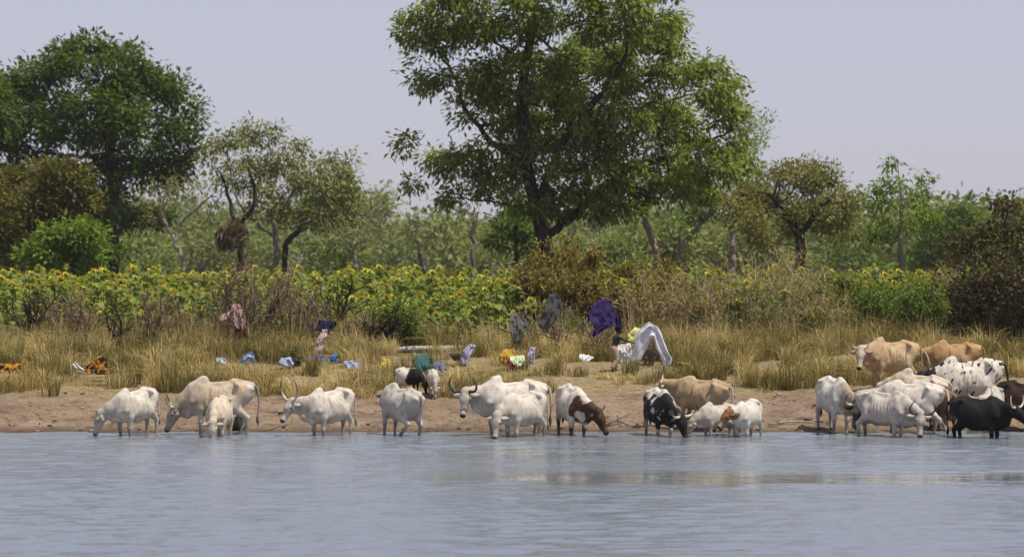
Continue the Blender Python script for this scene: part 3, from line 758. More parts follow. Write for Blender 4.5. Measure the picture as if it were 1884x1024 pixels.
def clumps_to_points(clumps, D, n, depth=1.0, edge=0.0):
    """points spread inside blobs given as (px, py, rx, ry) in the photograph at distance D"""
    cl = np.array(clumps, float); k = D / F_PX
    w = cl[:, 2] * cl[:, 3] * np.sqrt(cl[:, 2] * cl[:, 3]); w = w / w.sum()
    pick = rng.choice(len(cl), n, p=w)
    q = rng.normal(size=(n, 3)); q = unit(q) * (rng.random((n, 1)) ** (1 / (3.0 + edge)))
    rx, ry = cl[pick, 2] * k, cl[pick, 3] * k; rd = np.sqrt(rx * ry) * depth
    c = np.stack([(cl[pick, 0] - CX) * k, np.full(n, 0.0), CAM_H - (cl[pick, 1] - HZ) * k], -1)
    # blobs far from the trunk axis sit nearer, others fan out in depth
    ph = rng.normal(0, 0.45, len(cl)) * depth * (cl[:, 2].max() * k * 1.3)
    return c + np.stack([q[:, 0] * rx, D + ph[pick] + q[:, 1] * rd, q[:, 2] * ry], -1)

def tree(name, label, cat, D, trunk_px, clumps, n_attr, leaves, bark, leafm, leaf_len=0.25, leaf_w=0.09, tip=0.012, r_trunk=0.3, step=0.35, kill=0.45,
         spread=0.35, droop=0.45, per_twig=40, limbs_px=(), depth=1.0, group=None, up=0.05, nodes_back=3, seed_r=None):
    """trunk_px: points (px, py) of the trunk from the ground up; limbs_px: given main limbs [(px, py, depth offset)...]"""
    x0 = X(trunk_px[0][0], D)
    base = np.array((x0, D, gz(x0, D) - 0.1))
    line = [base] + [np.array(P(a, b, D)) for a, b in trunk_px[1:]]
    def fill(pts, st):
        out = [np.array(pts[0])]
        for q0, q1 in zip(pts[:-1], pts[1:]):
            m = max(1, int(np.linalg.norm(np.array(q1) - np.array(q0)) / st))
            for t in range(1, m + 1): out.append(np.array(q0) + (np.array(q1) - np.array(q0)) * t / m + (rng.normal(0, 0.03, 3) if t < m else 0))
        return out
    tl = fill(line, step)
    starts = [(tl, None)]
    for lb in limbs_px:
        pts = [np.array(P(a, b, D + c)) for a, b, c in lb]
        k = int(np.argmin([np.linalg.norm(q - pts[0]) for q in tl]))
        cnt = sum(len(sv[0]) for sv in starts)
        starts.append((fill([tl[k]] + pts[1:], step)[1:], k))
    attr = clumps_to_points(clumps, D, n_attr, depth)
    attr = attr[attr[:, 2] > gz(x0, D) + 0.25]
    N, par = grow(starts, attr, step, kill, up=up)
    N[1:] += rng.normal(0, step * 0.08, (len(N) - 1, 3))
    r, kids = radii_of(N, par, tip, rmax=r_trunk)
    root = empty(name, tuple(base), label, cat, group)
    inv = -base
    obj('trunk', limb_mesh('trunk', N + inv, par, r), bark, root)
    if leaves:
        # leaf twigs: tips and the nodes just below them
        depth_tip = np.full(len(N), 99); depth_tip[kids == 0] = 0
        for i in range(len(N) - 1, -1, -1):
            if par[i] >= 0: depth_tip[par[i]] = min(depth_tip[par[i]], depth_tip[i] + 1)
        tw = np.where((depth_tip <= nodes_back) & (r < max(tip * 4, 0.03)))[0]
        tw = tw[tw > 0]
        cnt = rng.poisson(per_twig * rng.uniform(0.5, 1.5, len(tw)))
        src = np.repeat(tw, cnt)
        dirs = unit(N[src] - N[par[src]])
        pos = N[src] + rng.normal(0, spread, (len(src), 3)) * np.array((1, 1, 0.75))
        out = unit(pos - N[src])
        ax = unit(out * 0.7 + dirs * 0.5 + rng.normal(0, 0.45, (len(src), 3)) + np.array((0, 0, -droop)))
        upv = unit(rng.normal(0, 0.55, (len(src), 3)) + np.array((0, 0, 1.0)))
        ln = leaf_len * rng.uniform(0.6, 1.25, len(src))
        o = obj('crown', leaf_mesh('crown', pos + inv, ax, upv, ln, ln * leaf_w / leaf_len), leafm, root)
        o['kind'] = 'stuff'
    return root

BARK_DARK = bark_mat('bark_dark', (0.022, 0.017, 0.013), (0.06, 0.048, 0.038))
BARK_GREY = bark_mat('bark_grey', (0.11, 0.09, 0.075), (0.26, 0.225, 0.19))
BARK_PALE = bark_mat('bark_pale', (0.22, 0.17, 0.125), (0.42, 0.35, 0.28))
BARK_TWIG = bark_mat('bark_twig', (0.10, 0.070, 0.048), (0.24, 0.175, 0.12))
BARK_CHAR = bark_mat('bark_charred', (0.010, 0.009, 0.008), (0.04, 0.032, 0.026))

LEAF_BIG = leaf_mat('leaf_glossy_green', [(0.085, 0.122, 0.012), (0.160, 0.208, 0.028), (0.225, 0.270, 0.050), (0.300, 0.330, 0.110)], 0.48, 0.45, 0.22)
LEAF_DARK = leaf_mat('leaf_deep_green', [(0.042, 0.080, 0.008), (0.076, 0.126, 0.015), (0.116, 0.176, 0.026)], 0.38, 0.55, 0.12)
LEAF_OLIVE = leaf_mat('leaf_olive', [(0.075, 0.080, 0.014), (0.125, 0.120, 0.024), (0.175, 0.145, 0.035), (0.110, 0.135, 0.025)], 0.25)
LEAF_BRIGHT = leaf_mat('leaf_bright_green', [(0.095, 0.165, 0.018), (0.150, 0.235, 0.030), (0.200, 0.265, 0.045)], 0.35)
LEAF_SPARSE = leaf_mat('leaf_pale_and_tan', [(0.125, 0.160, 0.040), (0.190, 0.215, 0.070), (0.250, 0.235, 0.100), (0.310, 0.270, 0.150), (0.140, 0.190, 0.045), (0.170, 0.210, 0.060)], 0.3)
LEAF_MID = leaf_mat('leaf_mid_green', [(0.065, 0.110, 0.018), (0.110, 0.165, 0.030), (0.155, 0.205, 0.045)], 0.3)
LEAF_RUST = leaf_mat('leaf_olive_brown', [(0.150, 0.145, 0.035), (0.215, 0.190, 0.055), (0.160, 0.185, 0.045), (0.270, 0.225, 0.095)], 0.3)
LEAF_DUSK = leaf_mat('leaf_dark_brown_green', [(0.034, 0.038, 0.012), (0.070, 0.060, 0.020), (0.110, 0.070, 0.028), (0.065, 0.085, 0.022)], 0.2)
LEAF_LIME = leaf_mat('leaf_lime', [(0.130, 0.180, 0.050), (0.200, 0.240, 0.085), (0.160, 0.210, 0.050)], 0.35)
LEAF_FAR = leaf_mat('leaf_far_woodland', [(0.145, 0.180, 0.052), (0.200, 0.230, 0.072), (0.250, 0.255, 0.090)], 0.3)
LEAF_AUTUMN = leaf_mat('leaf_rusty_yellow', [(0.15, 0.105, 0.040), (0.20, 0.15, 0.045), (0.36, 0.28, 0.05), (0.15, 0.17, 0.04), (0.11, 0.085, 0.035)], 0.3)
LEAF_YELLOWGREEN = leaf_mat('leaf_yellow_green', [(0.110, 0.150, 0.022), (0.180, 0.210, 0.032), (0.320, 0.270, 0.030), (0.140, 0.195, 0.030)], 0.3)
DRYGRASS_TINY = leaf_mat('dry_thatch', [(0.11, 0.075, 0.045), (0.17, 0.12, 0.075), (0.08, 0.055, 0.035)], 0.1)

def build_trees():
    tree('broad_tree', 'great broad green tree towering over the sunflower field', 'tree', 105,
         [(1000, 605), (1001, 520), (1003, 465), (997, 420), (985, 380), (972, 320), (962, 250), (958, 170), (975, 80), (985, 0)],
         [(800, 60, 80, 62), (757, 92, 42, 22), (900, 20, 110, 80), (1020, 10, 120, 80), (1140, 30, 110, 80), (1215, 55, 55, 60),
          (830, 140, 85, 42), (940, 120, 100, 80), (1060, 120, 110, 80), (1180, 130, 100, 70), (1290, 165, 62, 50), (1330, 205, 52, 48), (1255, 120, 50, 45),
          (900, 200, 80, 55), (1010, 220, 100, 70), (1120, 220, 100, 70), (1240, 220, 80, 60), (1340, 270, 60, 52), (775, 252, 48, 16),
          (820, 275, 70, 26), (880, 290, 90, 45), (990, 310, 80, 50), (1090, 310, 90, 60), (1200, 300, 90, 60), (1300, 310, 85, 50),
          (775, 340, 62, 30), (860, 350, 70, 25), (960, 360, 50, 40), (1060, 380, 60, 40), (1140, 370, 70, 42), (1240, 350, 60, 30), (1305, 345, 50, 28), (960, -70, 160, 50), (1110, -60, 130, 50)],
         1900, True, BARK_DARK, LEAF_BIG, 0.27, 0.105, 0.010, 0.32, 0.34, 0.50, 0.235, 0.6, 78, nodes_back=1,
         limbs_px=[[(990, 392, 0), (930, 375, -0.5), (850, 362, -1), (790, 368, -1.2)], [(1000, 430, 0), (1050, 400, 0.4), (1100, 350, 0.6), (1160, 312, 0.5), (1225, 288, 0)],
                   [(985, 375, 0), (1020, 300, -0.8), (1050, 230, -1.2), (1110, 170, -1.5)], [(972, 320, 0), (900, 260, 0.8), (850, 190, 1)]], depth=1.0)
    tree('dense_tree', 'dense dark green tree with rounded crown at the edge of the sky', 'tree', 150,
         [(205, 520), (207, 440), (205, 400), (210, 330), (200, 260)],
         [(60, 150, 75, 42), (140, 108, 48, 34), (200, 130, 80, 50), (290, 170, 60, 45), (340, 205, 38, 36), (-30, 210, 80, 90), (80, 235, 100, 60), (200, 225, 100, 60),
          (310, 250, 68, 42), (60, 320, 90, 50), (190, 310, 90, 50), (300, 315, 55, 36), (230, 392, 85, 26), (160, 400, 80, 40), (-40, 380, 80, 60), (345, 158, 12, 20), (235, 100, 18, 14), (155, 82, 14, 10)],
         1300, True, BARK_DARK, LEAF_DARK, 0.34, 0.16, 0.014, 0.36, 0.48, 0.62, 0.36, 0.35, 100, depth=1.0, nodes_back=1)
    tree('olive_tree', 'bushy olive green tree in front of the dense dark tree', 'tree', 128,
         [(60, 510), (62, 470), (60, 420)],
         [(40, 335, 58, 45), (120, 325, 50, 42), (10, 395, 60, 50), (90, 395, 70, 50), (150, 365, 28, 40), (30, 450, 60, 40), (-50, 350, 60, 50)],
         620, True, BARK_DARK, LEAF_OLIVE, 0.26, 0.12, 0.012, 0.22, 0.35, 0.42, 0.24, 0.3, 60)
    tree('bright_shrub', 'bright green leafy shrub below the olive tree', 'shrub', 112,
         [(130, 505), (132, 480)], [(140, 440, 48, 32), (98, 445, 38, 28), (163, 428, 24, 24), (130, 478, 62, 22), (60, 470, 36, 26)],
         260, True, BARK_DARK, LEAF_BRIGHT, 0.24, 0.12, 0.010, 0.10, 0.28, 0.36, 0.2, 0.2, 42)
    tree('dark_shrub', 'small dark shrub beside the bright green shrub', 'shrub', 118, [(215, 500), (215, 475)], [(216, 463, 30, 15), (190, 472, 24, 12)],
         60, True, BARK_DARK, LEAF_DARK, 0.24, 0.12, 0.010, 0.07, 0.25, 0.34, 0.2, 0.2, 40)
    tree('sparse_tree', 'sparse grey limbed tree with thin pale and tan foliage', 'tree', 119,
         [(508, 520), (508, 470), (506, 420), (500, 370), (510, 320), (495, 260)],
         [(470, 245, 52, 26), (530, 295, 48, 50), (450, 315, 58, 38), (600, 340, 60, 46), (640, 365, 34, 40), (560, 385, 60, 36), (425, 268, 40, 26), (500, 370, 40, 36), (620, 295, 38, 22), (395, 290, 30, 22), (470, 220, 16, 8)],
         520, True, BARK_GREY, LEAF_SPARSE, 0.24, 0.10, 0.008, 0.13, 0.30, 0.38, 0.21, 0.45, 40, nodes_back=1,
         limbs_px=[[(506, 420, 0), (540, 420, 0.3), (580, 395, 0.5), (630, 380, 0.6)], [(506, 430, 0), (455, 400, -0.4), (430, 350, -0.6), (420, 300, -0.6)], [(505, 400, 0), (540, 350, 0.2), (575, 330, 0)]], depth=0.9)
    tree('green_crowned_tree', 'small tree with fuller green foliage behind the sparse grey tree', 'tree', 126, [(522, 515), (525, 450), (560, 410)],
         [(600, 350, 58, 40), (645, 375, 32, 36), (585, 395, 50, 24), (655, 340, 20, 18)], 190, True, BARK_DARK, LEAF_MID, 0.26, 0.11, 0.009, 0.13, 0.30, 0.44, 0.2, 0.5, 50, nodes_back=1)
    tree('forked_tree', 'dark forked tree holding the brown thatch bundles', 'tree', 116, [(442, 520), (443, 470), (440, 425), (448, 395)],
         [(430, 320, 50, 50), (470, 300, 40, 40), (395, 330, 40, 36), (480, 360, 26, 30)], 130, True, BARK_DARK, LEAF_SPARSE, 0.22, 0.09, 0.009, 0.13, 0.32, 0.46, 0.2, 0.4, 4, limbs_px=[[(442, 430, 0), (425, 390, 0.2), (415, 340, 0.3)], [(445, 410, 0), (470, 380, -0.2), (468, 340, -0.3)]])
    tree('bare_pale_tree', 'twisted nearly leafless pale barked tree', 'tree', 121, [(340, 515), (337, 480), (322, 440), (330, 400)],
         [(300, 360, 48, 36), (350, 350, 46, 30), (385, 380, 30, 40), (275, 400, 26, 26), (330, 330, 36, 18)], 240, True, BARK_PALE, LEAF_SPARSE, 0.20, 0.08, 0.008, 0.10, 0.24, 0.30, 0.17, 0.3, 6,
         limbs_px=[[(322, 440, 0), (300, 400, 0.2), (285, 370, 0.2)], [(330, 410, 0), (365, 380, -0.2), (400, 350, -0.2)]])
    tree('dry_tan_tree', 'leafless tan tree with spreading twigs', 'tree', 124, [(660, 515), (655, 490), (650, 460)],
         [(630, 420, 46, 40), (690, 410, 42, 46), (660, 440, 50, 30), (600, 440, 26, 26), (700, 370, 26, 22)], 260, True, BARK_PALE, LEAF_SPARSE, 0.2, 0.08, 0.008, 0.09, 0.22, 0.28, 0.17, 0.3, 5)
    tree('slender_tree', 'slender pale trunk with a small leafy top beside the great tree', 'tree', 113, [(870, 520), (871, 460), (872, 420), (884, 375)],
         [(850, 378, 24, 14), (885, 370, 14, 12), (862, 400, 12, 10)], 50, True, BARK_GREY, LEAF_RUST, 0.24, 0.10, 0.010, 0.10, 0.28, 0.36, 0.2, 0.6, 10)
    tree('dark_round_tree', 'small dark green tree behind the trunk of the great tree', 'tree', 145, [(948, 520), (950, 460)], [(945, 415, 40, 30), (920, 440, 30, 28), (975, 440, 28, 30), (950, 395, 24, 16)],
         190, True, BARK_DARK, LEAF_DARK, 0.3, 0.15, 0.012, 0.14, 0.36, 0.48, 0.26, 0.3, 34)
    tree('lime_shrub', 'pale lime green shrub between the great trunk and the leaning pale trunk', 'shrub', 100, [(1140, 540), (1141, 510)], [(1140, 465, 36, 32), (1108, 478, 26, 24), (1168, 480, 24, 28), (1140, 500, 46, 20)],
         200, True, BARK_GREY, LEAF_LIME, 0.20, 0.09, 0.008, 0.07, 0.24, 0.30, 0.16, 0.3, 26)
    tree('leaning_tree', 'leaning pale grey trunk under the edge of the great crown', 'tree', 108, [(1218, 530), (1212, 490), (1200, 440), (1188, 412), (1180, 380)],
         [(1180, 370, 30, 20), (1210, 350, 40, 20)], 60, True, BARK_PALE, LEAF_MID, 0.24, 0.10, 0.010, 0.14, 0.3, 0.4, 0.22, 0.4, 16)
    tree('pale_trunked_tree', 'pale trunked tree with thin branches reaching out beyond the great crown', 'tree', 122, [(1256, 525), (1254, 480), (1250, 440)],
         [(1310, 360, 40, 40), (1290, 400, 50, 30), (1240, 410, 40, 24), (1360, 330, 40, 40), (1330, 300, 40, 30), (1200, 420, 40, 18)], 260, True, BARK_GREY, LEAF_MID, 0.24, 0.10, 0.009, 0.13, 0.30, 0.44, 0.22, 0.4, 18,
         limbs_px=[[(1252, 450, 0), (1300, 400, 0.3), (1340, 350, 0.4)], [(1252, 445, 0), (1220, 420, -0.3), (1195, 418, -0.3)]])
    tree('feathery_tree', 'feathery light green tree top peeping past the great crown', 'tree', 140, [(1345, 525), (1348, 440), (1362, 330), (1372, 270)],
         [(1405, 232, 20, 22), (1375, 225, 26, 20), (1360, 260, 36, 26), (1390, 270, 22, 18), (1418, 215, 10, 8), (1360, 300, 40, 30)], 230, True, BARK_GREY, LEAF_BRIGHT, 0.22, 0.08, 0.012, 0.15, 0.34, 0.44, 0.24, 0.1, 26)
    tree('olive_brown_tree', 'olive brown half bare tree with short dark trunk', 'tree', 114, [(1474, 525), (1474, 480), (1472, 430), (1462, 400)],
         [(1480, 325, 76, 36), (1400, 378, 56, 46), (1540, 385, 46, 46), (1470, 400, 72, 38), (1380, 425, 40, 36), (1440, 318, 46, 26), (1530, 330, 34, 32), (1565, 425, 30, 26), (1360, 390, 40, 40), (1420, 440, 40, 24)],
         620, True, BARK_DARK, LEAF_RUST, 0.20, 0.085, 0.008, 0.20, 0.26, 0.34, 0.18, 0.2, 34, up=0.12, nodes_back=2, limbs_px=[[(1472, 430, 0), (1440, 390, 0.3), (1420, 360, 0.3)], [(1472, 430, 0), (1510, 385, -0.3), (1540, 350, -0.3)]])
    tree('fresh_green_tree', 'slim tree with open fresh green foliage and one upright shoot', 'tree', 117, [(1655, 530), (1657, 470), (1655, 430), (1662, 380), (1652, 320), (1650, 290)],
         [(1650, 292, 12, 18), (1620, 345, 30, 22), (1690, 350, 36, 26), (1600, 372, 38, 24), (1660, 392, 58, 32), (1702, 400, 26, 22), (1640, 430, 40, 24), (1690, 300, 10, 10)],
         300, True, BARK_GREY, LEAF_BRIGHT, 0.24, 0.10, 0.009, 0.11, 0.3, 0.42, 0.18, 0.4, 34, nodes_back=1)
    tree('dusky_tree', 'dusky brown green tree leaning into the frame behind the cattle', 'tree', 86, [(1848, 620), (1850, 560), (1845, 500), (1850, 440), (1855, 390)],
         [(1850, 375, 34, 26), (1800, 440, 52, 40), (1868, 440, 56, 56), (1780, 470, 34, 34), (1850, 520, 56, 46), (1825, 580, 46, 46), (1895, 480, 40, 100), (1900, 580, 40, 50)],
         620, True, BARK_DARK, LEAF_DUSK, 0.15, 0.085, 0.007, 0.13, 0.22, 0.28, 0.16, 0.3, 26)
    tree('shaded_tree', 'deep green tree between the fresh green tree and the dusky tree', 'tree', 165, [(1755, 520), (1757, 470)], [(1760, 420, 50, 46), (1720, 450, 40, 40), (1790, 400, 36, 30), (1740, 480, 60, 30)],
         300, True, BARK_DARK, LEAF_MID, 0.3, 0.15, 0.012, 0.2, 0.42, 0.55, 0.3, 0.3, 34)
    # far woodland: a few kinds, repeated as separate trees
    protos = []
    for k in range(5):
        D = 240
        cx = 942
        cl = [(cx + random.uniform(-90, 90), random.uniform(405, 515), random.uniform(35, 62), random.uniform(24, 44)) for _ in range(9)]
        t = tree('woodland_tree', 'hazy green tree of the distant wood behind the field', 'tree', D, [(cx, 545), (cx + 4, 500)], cl, 210, True, BARK_GREY, (LEAF_FAR, LEAF_FAR, LEAF_LIME, LEAF_FAR, LEAF_MID)[k], 0.55, 0.30, 0.02, 0.25, 0.7, 0.85, 0.5, 0.3, 16,
                 group='distant woodland trees')
        protos.append(t)
    n = 0
    for row, (Dm, cnt, sc) in enumerate(((175, 14, 0.72), (225, 18, 1.0), (290, 20, 1.32), (380, 22, 1.7), (500, 20, 2.2))):
        for i in range(cnt):
            D = Dm * random.uniform(0.93, 1.07)
            px = -80 + (i + random.uniform(0.15, 0.85)) * 2050 / cnt
            if row == 0 and 560 < px < 900 and random.random() < 0.5: continue
            t = protos[n] if n < 5 else copy_tree(protos[random.randrange(5)])
            n += 1
            s = sc * random.uniform(0.75, 1.2) * (0.85 if 300 < px < 900 else 1.0)
            x = X(px, D)
            t.location = (x, D, gz(x, D) - 0.1); t.rotation_euler = (0, 0, random.uniform(0, 6.28)); t.scale = (s, s, s * random.uniform(0.8, 1.0))
build_trees()
# ------------------------------------------------------------------ bushes, sunflowers, grass
BARK_BRUSH = bark_mat('bark_dry_brush', (0.28, 0.20, 0.12), (0.56, 0.43, 0.28))
def bush(label, px, D, hpx, wpx, stems=7, bark=BARK_TWIG, leafm=None, per=0, leaf_len=0.09, leaf_w=0.045, name='dry_bush', cat='bush', group='dry bushes along the bank', levels=4, r0=0.018, lean=0.0, fan=0.5, spread=0.06):
    """many thin forking stems from one root, leafless or with scattered leaves"""
    k = D / F_PX; H = hpx * k; W = wpx * k / 2
    x0 = X(px, D); base = np.array((x0, D, gz(x0, D) - 0.03))
    N, par, rad, tips = [np.zeros(3)], [-1], [r0 * 1.6], []
    def stem(p, i0, d, length, r, lev):
        n = 4 if lev < 2 else 3
        cur, idx = p, i0
        for s_ in range(n):
            d = unit(d + rng.normal(0, 0.16, 3) + np.array((0, 0, 0.05)))
            cur = cur + d * length / n; N.append(cur); par.append(idx); rad.append(max(r * (1 - 0.35 * (s_ + 1) / n), 0.0048)); idx = len(N) - 1
            if lev < levels and (s_ >= 1 or lev == 0):
                for _ in range(1 if random.random() < 0.75 else 2):
                    dd = unit(d * 0.75 + rng.normal(0, fan, 3) + np.array((0, 0, 0.12)))
                    stem(cur, idx, dd, length * random.uniform(0.42, 0.66), r * 0.62, lev + 1 + (random.random() < 0.25))
            if lev >= 2: tips.append(idx)
    for s_ in range(stems):
        a = random.uniform(0, 6.28); q = random.random() ** 0.7
        d0 = unit(np.array((math.cos(a) * W * q * 0.95 + lean, math.sin(a) * W * q * 0.6, H * 0.9)))
        off = np.array((math.cos(a), math.sin(a) * 0.6, 0)) * W * q * 0.25
        N.append(off); par.append(0); rad.append(r0); j = len(N) - 1
        stem(off, j, d0, H * random.uniform(0.52, 0.72), r0 * random.uniform(0.7, 1.1), 0)
    N = np.array(N); par = np.array(par); rad = np.array(rad)
    zmax = np.percentile(N[:, 2], 99); N[:, 2] *= H / zmax; N[:, 2] = np.maximum(N[:, 2], -0.03)
    root = empty(name, tuple(base), label, cat, group)
    obj('stems', limb_mesh('stems', N, par, rad, 1.0), bark, root)
    if leafm is not None and per > 0:
        t = np.array(tips); src = np.repeat(t, rng.poisson(per, len(t)))
        pos = N[src] + rng.normal(0, spread, (len(src), 3)); ax = unit(rng.normal(0, 0.7, (len(src), 3)) + np.array((0, 0, -0.2))); upv = unit(rng.normal(0, 0.5, (len(src), 3)) + np.array((0, 0, 1)))
        ln = leaf_len * rng.uniform(0.6, 1.3, len(src))
        o = obj('leaves', leaf_mesh('leaves', pos, ax, upv, ln, ln * leaf_w / leaf_len), leafm, root); o['kind'] = 'stuff'
    return root

def build_bushes():
    T = tree
    # green shrubs on the bank
    T('leafy_bush', 'rounded dark green bush behind the tan cow on the bank', 'bush', 79, [(1650, 640), (1651, 610)], [(1605, 560, 42, 34), (1680, 562, 54, 42), (1645, 600, 66, 30), (1720, 600, 26, 36), (1640, 545, 40, 24)],
      420, True, BARK_TWIG, LEAF_MID, 0.11, 0.055, 0.006, 0.05, 0.14, 0.17, 0.09, 0.2, 30)
    T('yellowing_bush', 'yellow green bush with fading flowers beside the dark green bush', 'bush', 80.5, [(1575, 640), (1572, 590)], [(1555, 520, 34, 26), (1590, 540, 36, 30), (1550, 560, 30, 30), (1700, 525, 40, 24), (1740, 545, 30, 26)],
      300, True, BARK_TWIG, LEAF_YELLOWGREEN, 0.12, 0.055, 0.006, 0.04, 0.15, 0.18, 0.1, 0.2, 18)
    T('leafy_bush', 'fresh green bush on the bank near the pipe', 'bush', 76.5, [(750, 650), (750, 625)], [(738, 585, 36, 30), (762, 625, 24, 30), (715, 605, 26, 24), (690, 590, 30, 22)],
      240, True, BARK_TWIG, LEAF_MID, 0.12, 0.06, 0.006, 0.035, 0.14, 0.18, 0.09, 0.2, 22)
    T('leafy_bush', 'low pale green bush in front of the flowers between the draped clothes', 'bush', 78, [(1065, 645), (1065, 625)], [(1060, 598, 26, 14), (1040, 605, 20, 14)], 70, True, BARK_TWIG, LEAF_BRIGHT, 0.11, 0.05, 0.006, 0.03, 0.13, 0.17, 0.08, 0.2, 16)
    # rusty bushes before the great tree and dry thicket towards the cattle
    for i, (px, D, h, w, per, lab) in enumerate([
            (1030, 84, 190, 90, 1.6, 'tall rusty leaved bush below the trunk of the great tree'), (1080, 82, 150, 100, 1.4, 'rusty yellow bush behind the purple cloth'),
            (985, 83, 150, 70, 1.3, 'rusty yellow bush next to the sunflower edge by the grey cloths'), (1150, 81, 130, 90, 1.0, 'rusty brown bush beyond the pale yellow cloth'), (1235, 82, 150, 90, 1.0, 'rusty brown bush behind the white arched cloth')]):
        bush(lab, px, D, h, w * 1.2, 11, BARK_TWIG, LEAF_AUTUMN, per * 1.4, 0.13, 0.07, name='rusty_bush', group='rusty leaved bushes', r0=0.02)
    thick = [(1180, 80, 120, 80), (1265, 79.5, 130, 90), (1300, 81, 165, 90), (1335, 79, 135, 90), (1370, 80.5, 160, 90), (1405, 79, 130, 90), (1440, 81, 160, 100), (1475, 79.5, 140, 90), (1510, 80.5, 150, 90), (1540, 79, 110, 70),
             (1755, 79.5, 130, 80), (1790, 78, 150, 80), (1830, 79, 170, 80), (1870, 77.5, 170, 80)]
    words = ['beside the white arched cloth', 'just past the white arched cloth', 'tallest past the arched cloth', 'low at the thicket front past the arched cloth', 'tall in the first half of the thicket', 'low in the middle of the thicket',
             'tall in the middle of the thicket', 'thin in the far half of the thicket', 'tall next to the yellowing bush', 'short in front of the yellowing bush', 'beside the dark green bush', 'above the orange tan cow', 'under the dusky tree', 'at the frame edge under the dusky tree']
    for (px, D, h, w), wd in zip(thick, words):
        if px > 1780:
            bush('dark leafy bush ' + wd, px, D, h * 1.1, w * 1.3, 10, BARK_DARK, LEAF_DUSK, 0.8, 0.13, 0.07, name='dusky_bush', group='dusky bushes under the dusky tree', r0=0.018)
            continue
        bush('dense leafless brown bush ' + wd, px, D, h * random.uniform(0.8, 1.15), w * 1.2, 15, BARK_BRUSH, (LEAF_AUTUMN, LEAF_YELLOWGREEN, LEAF_MID)[int(px / 7) % 3], 0.6, 0.10, 0.05, group='dry thicket on the bank', r0=0.020, fan=0.42, levels=3)
    # bare saplings and burnt stems along the edge of the flowers
    for px, D, h, w, n, b, lab in [
            (60, 77, 120, 60, 4, BARK_CHAR, 'charred sapling standing before the sunflowers near the frame edge'), (110, 78, 130, 90, 6, BARK_TWIG, 'bare brown bush next to the charred sapling'), (160, 77, 120, 80, 6, BARK_TWIG, 'bare forked bush above the orange cloth'),
            (218, 76.5, 110, 30, 2, BARK_CHAR, 'blackened upright stem before the sunflowers'), (278, 77, 120, 90, 6, BARK_TWIG, 'bare spreading bush before the flowers above the first cow'), (340, 77.5, 110, 80, 5, BARK_TWIG, 'thin bare bush above the large cream cow'),
            (435, 78, 190, 80, 8, BARK_TWIG, 'tall bare bush carrying the pinkish brown shirt'), (470, 79, 170, 90, 8, BARK_TWIG, 'tall bare bush next to the pinkish brown shirt'), (535, 78.5, 150, 100, 7, BARK_TWIG, 'bare brown bush behind the dark blue shirt'),
            (580, 77, 105, 60, 5, BARK_TWIG, 'small bare bush holding the dark blue shirt'), (628, 78, 150, 40, 3, BARK_CHAR, 'dark crooked stem rising above the flowers'), (665, 76, 80, 90, 7, BARK_CHAR, 'blackened low bush behind the pipe'), (700, 76, 85, 60, 5, BARK_CHAR, 'blackened low bush next to the fresh green bush'),
            (955, 75.5, 90, 50, 4, BARK_TWIG, 'dark bare bush under the grey green trousers'), (1030, 74, 120, 50, 4, BARK_TWIG, 'dark bare bush under the slate grey cloth'), (1105, 73, 90, 50, 4, BARK_TWIG, 'dark bare bush under the purple cloth'),
            (1195, 70.6, 60, 70, 7, BARK_TWIG, 'bare bush propping up the white arched cloth')]:
        bush(lab, px, D, h, w, n, b, None, 0, group='bare saplings before the sunflowers', r0=0.030 if b is BARK_TWIG else 0.045, levels=3, fan=0.45)

STEM_G = plain('sunflower_stem', (0.09, 0.135, 0.035), 0.6)
SLEAF = leaf_mat('sunflower_leaf', [(0.110, 0.155, 0.026), (0.175, 0.225, 0.045), (0.255, 0.300, 0.090), (0.155, 0.200, 0.044)], 0.4)
PETAL = leaf_mat('sunflower_petal', [(0.66, 0.50, 0.015), (0.78, 0.62, 0.03), (0.58, 0.46, 0.03)], 0.25, 0.6, 0.2)
DISC = plain('sunflower_disc', (0.10, 0.075, 0.018), 0.9)

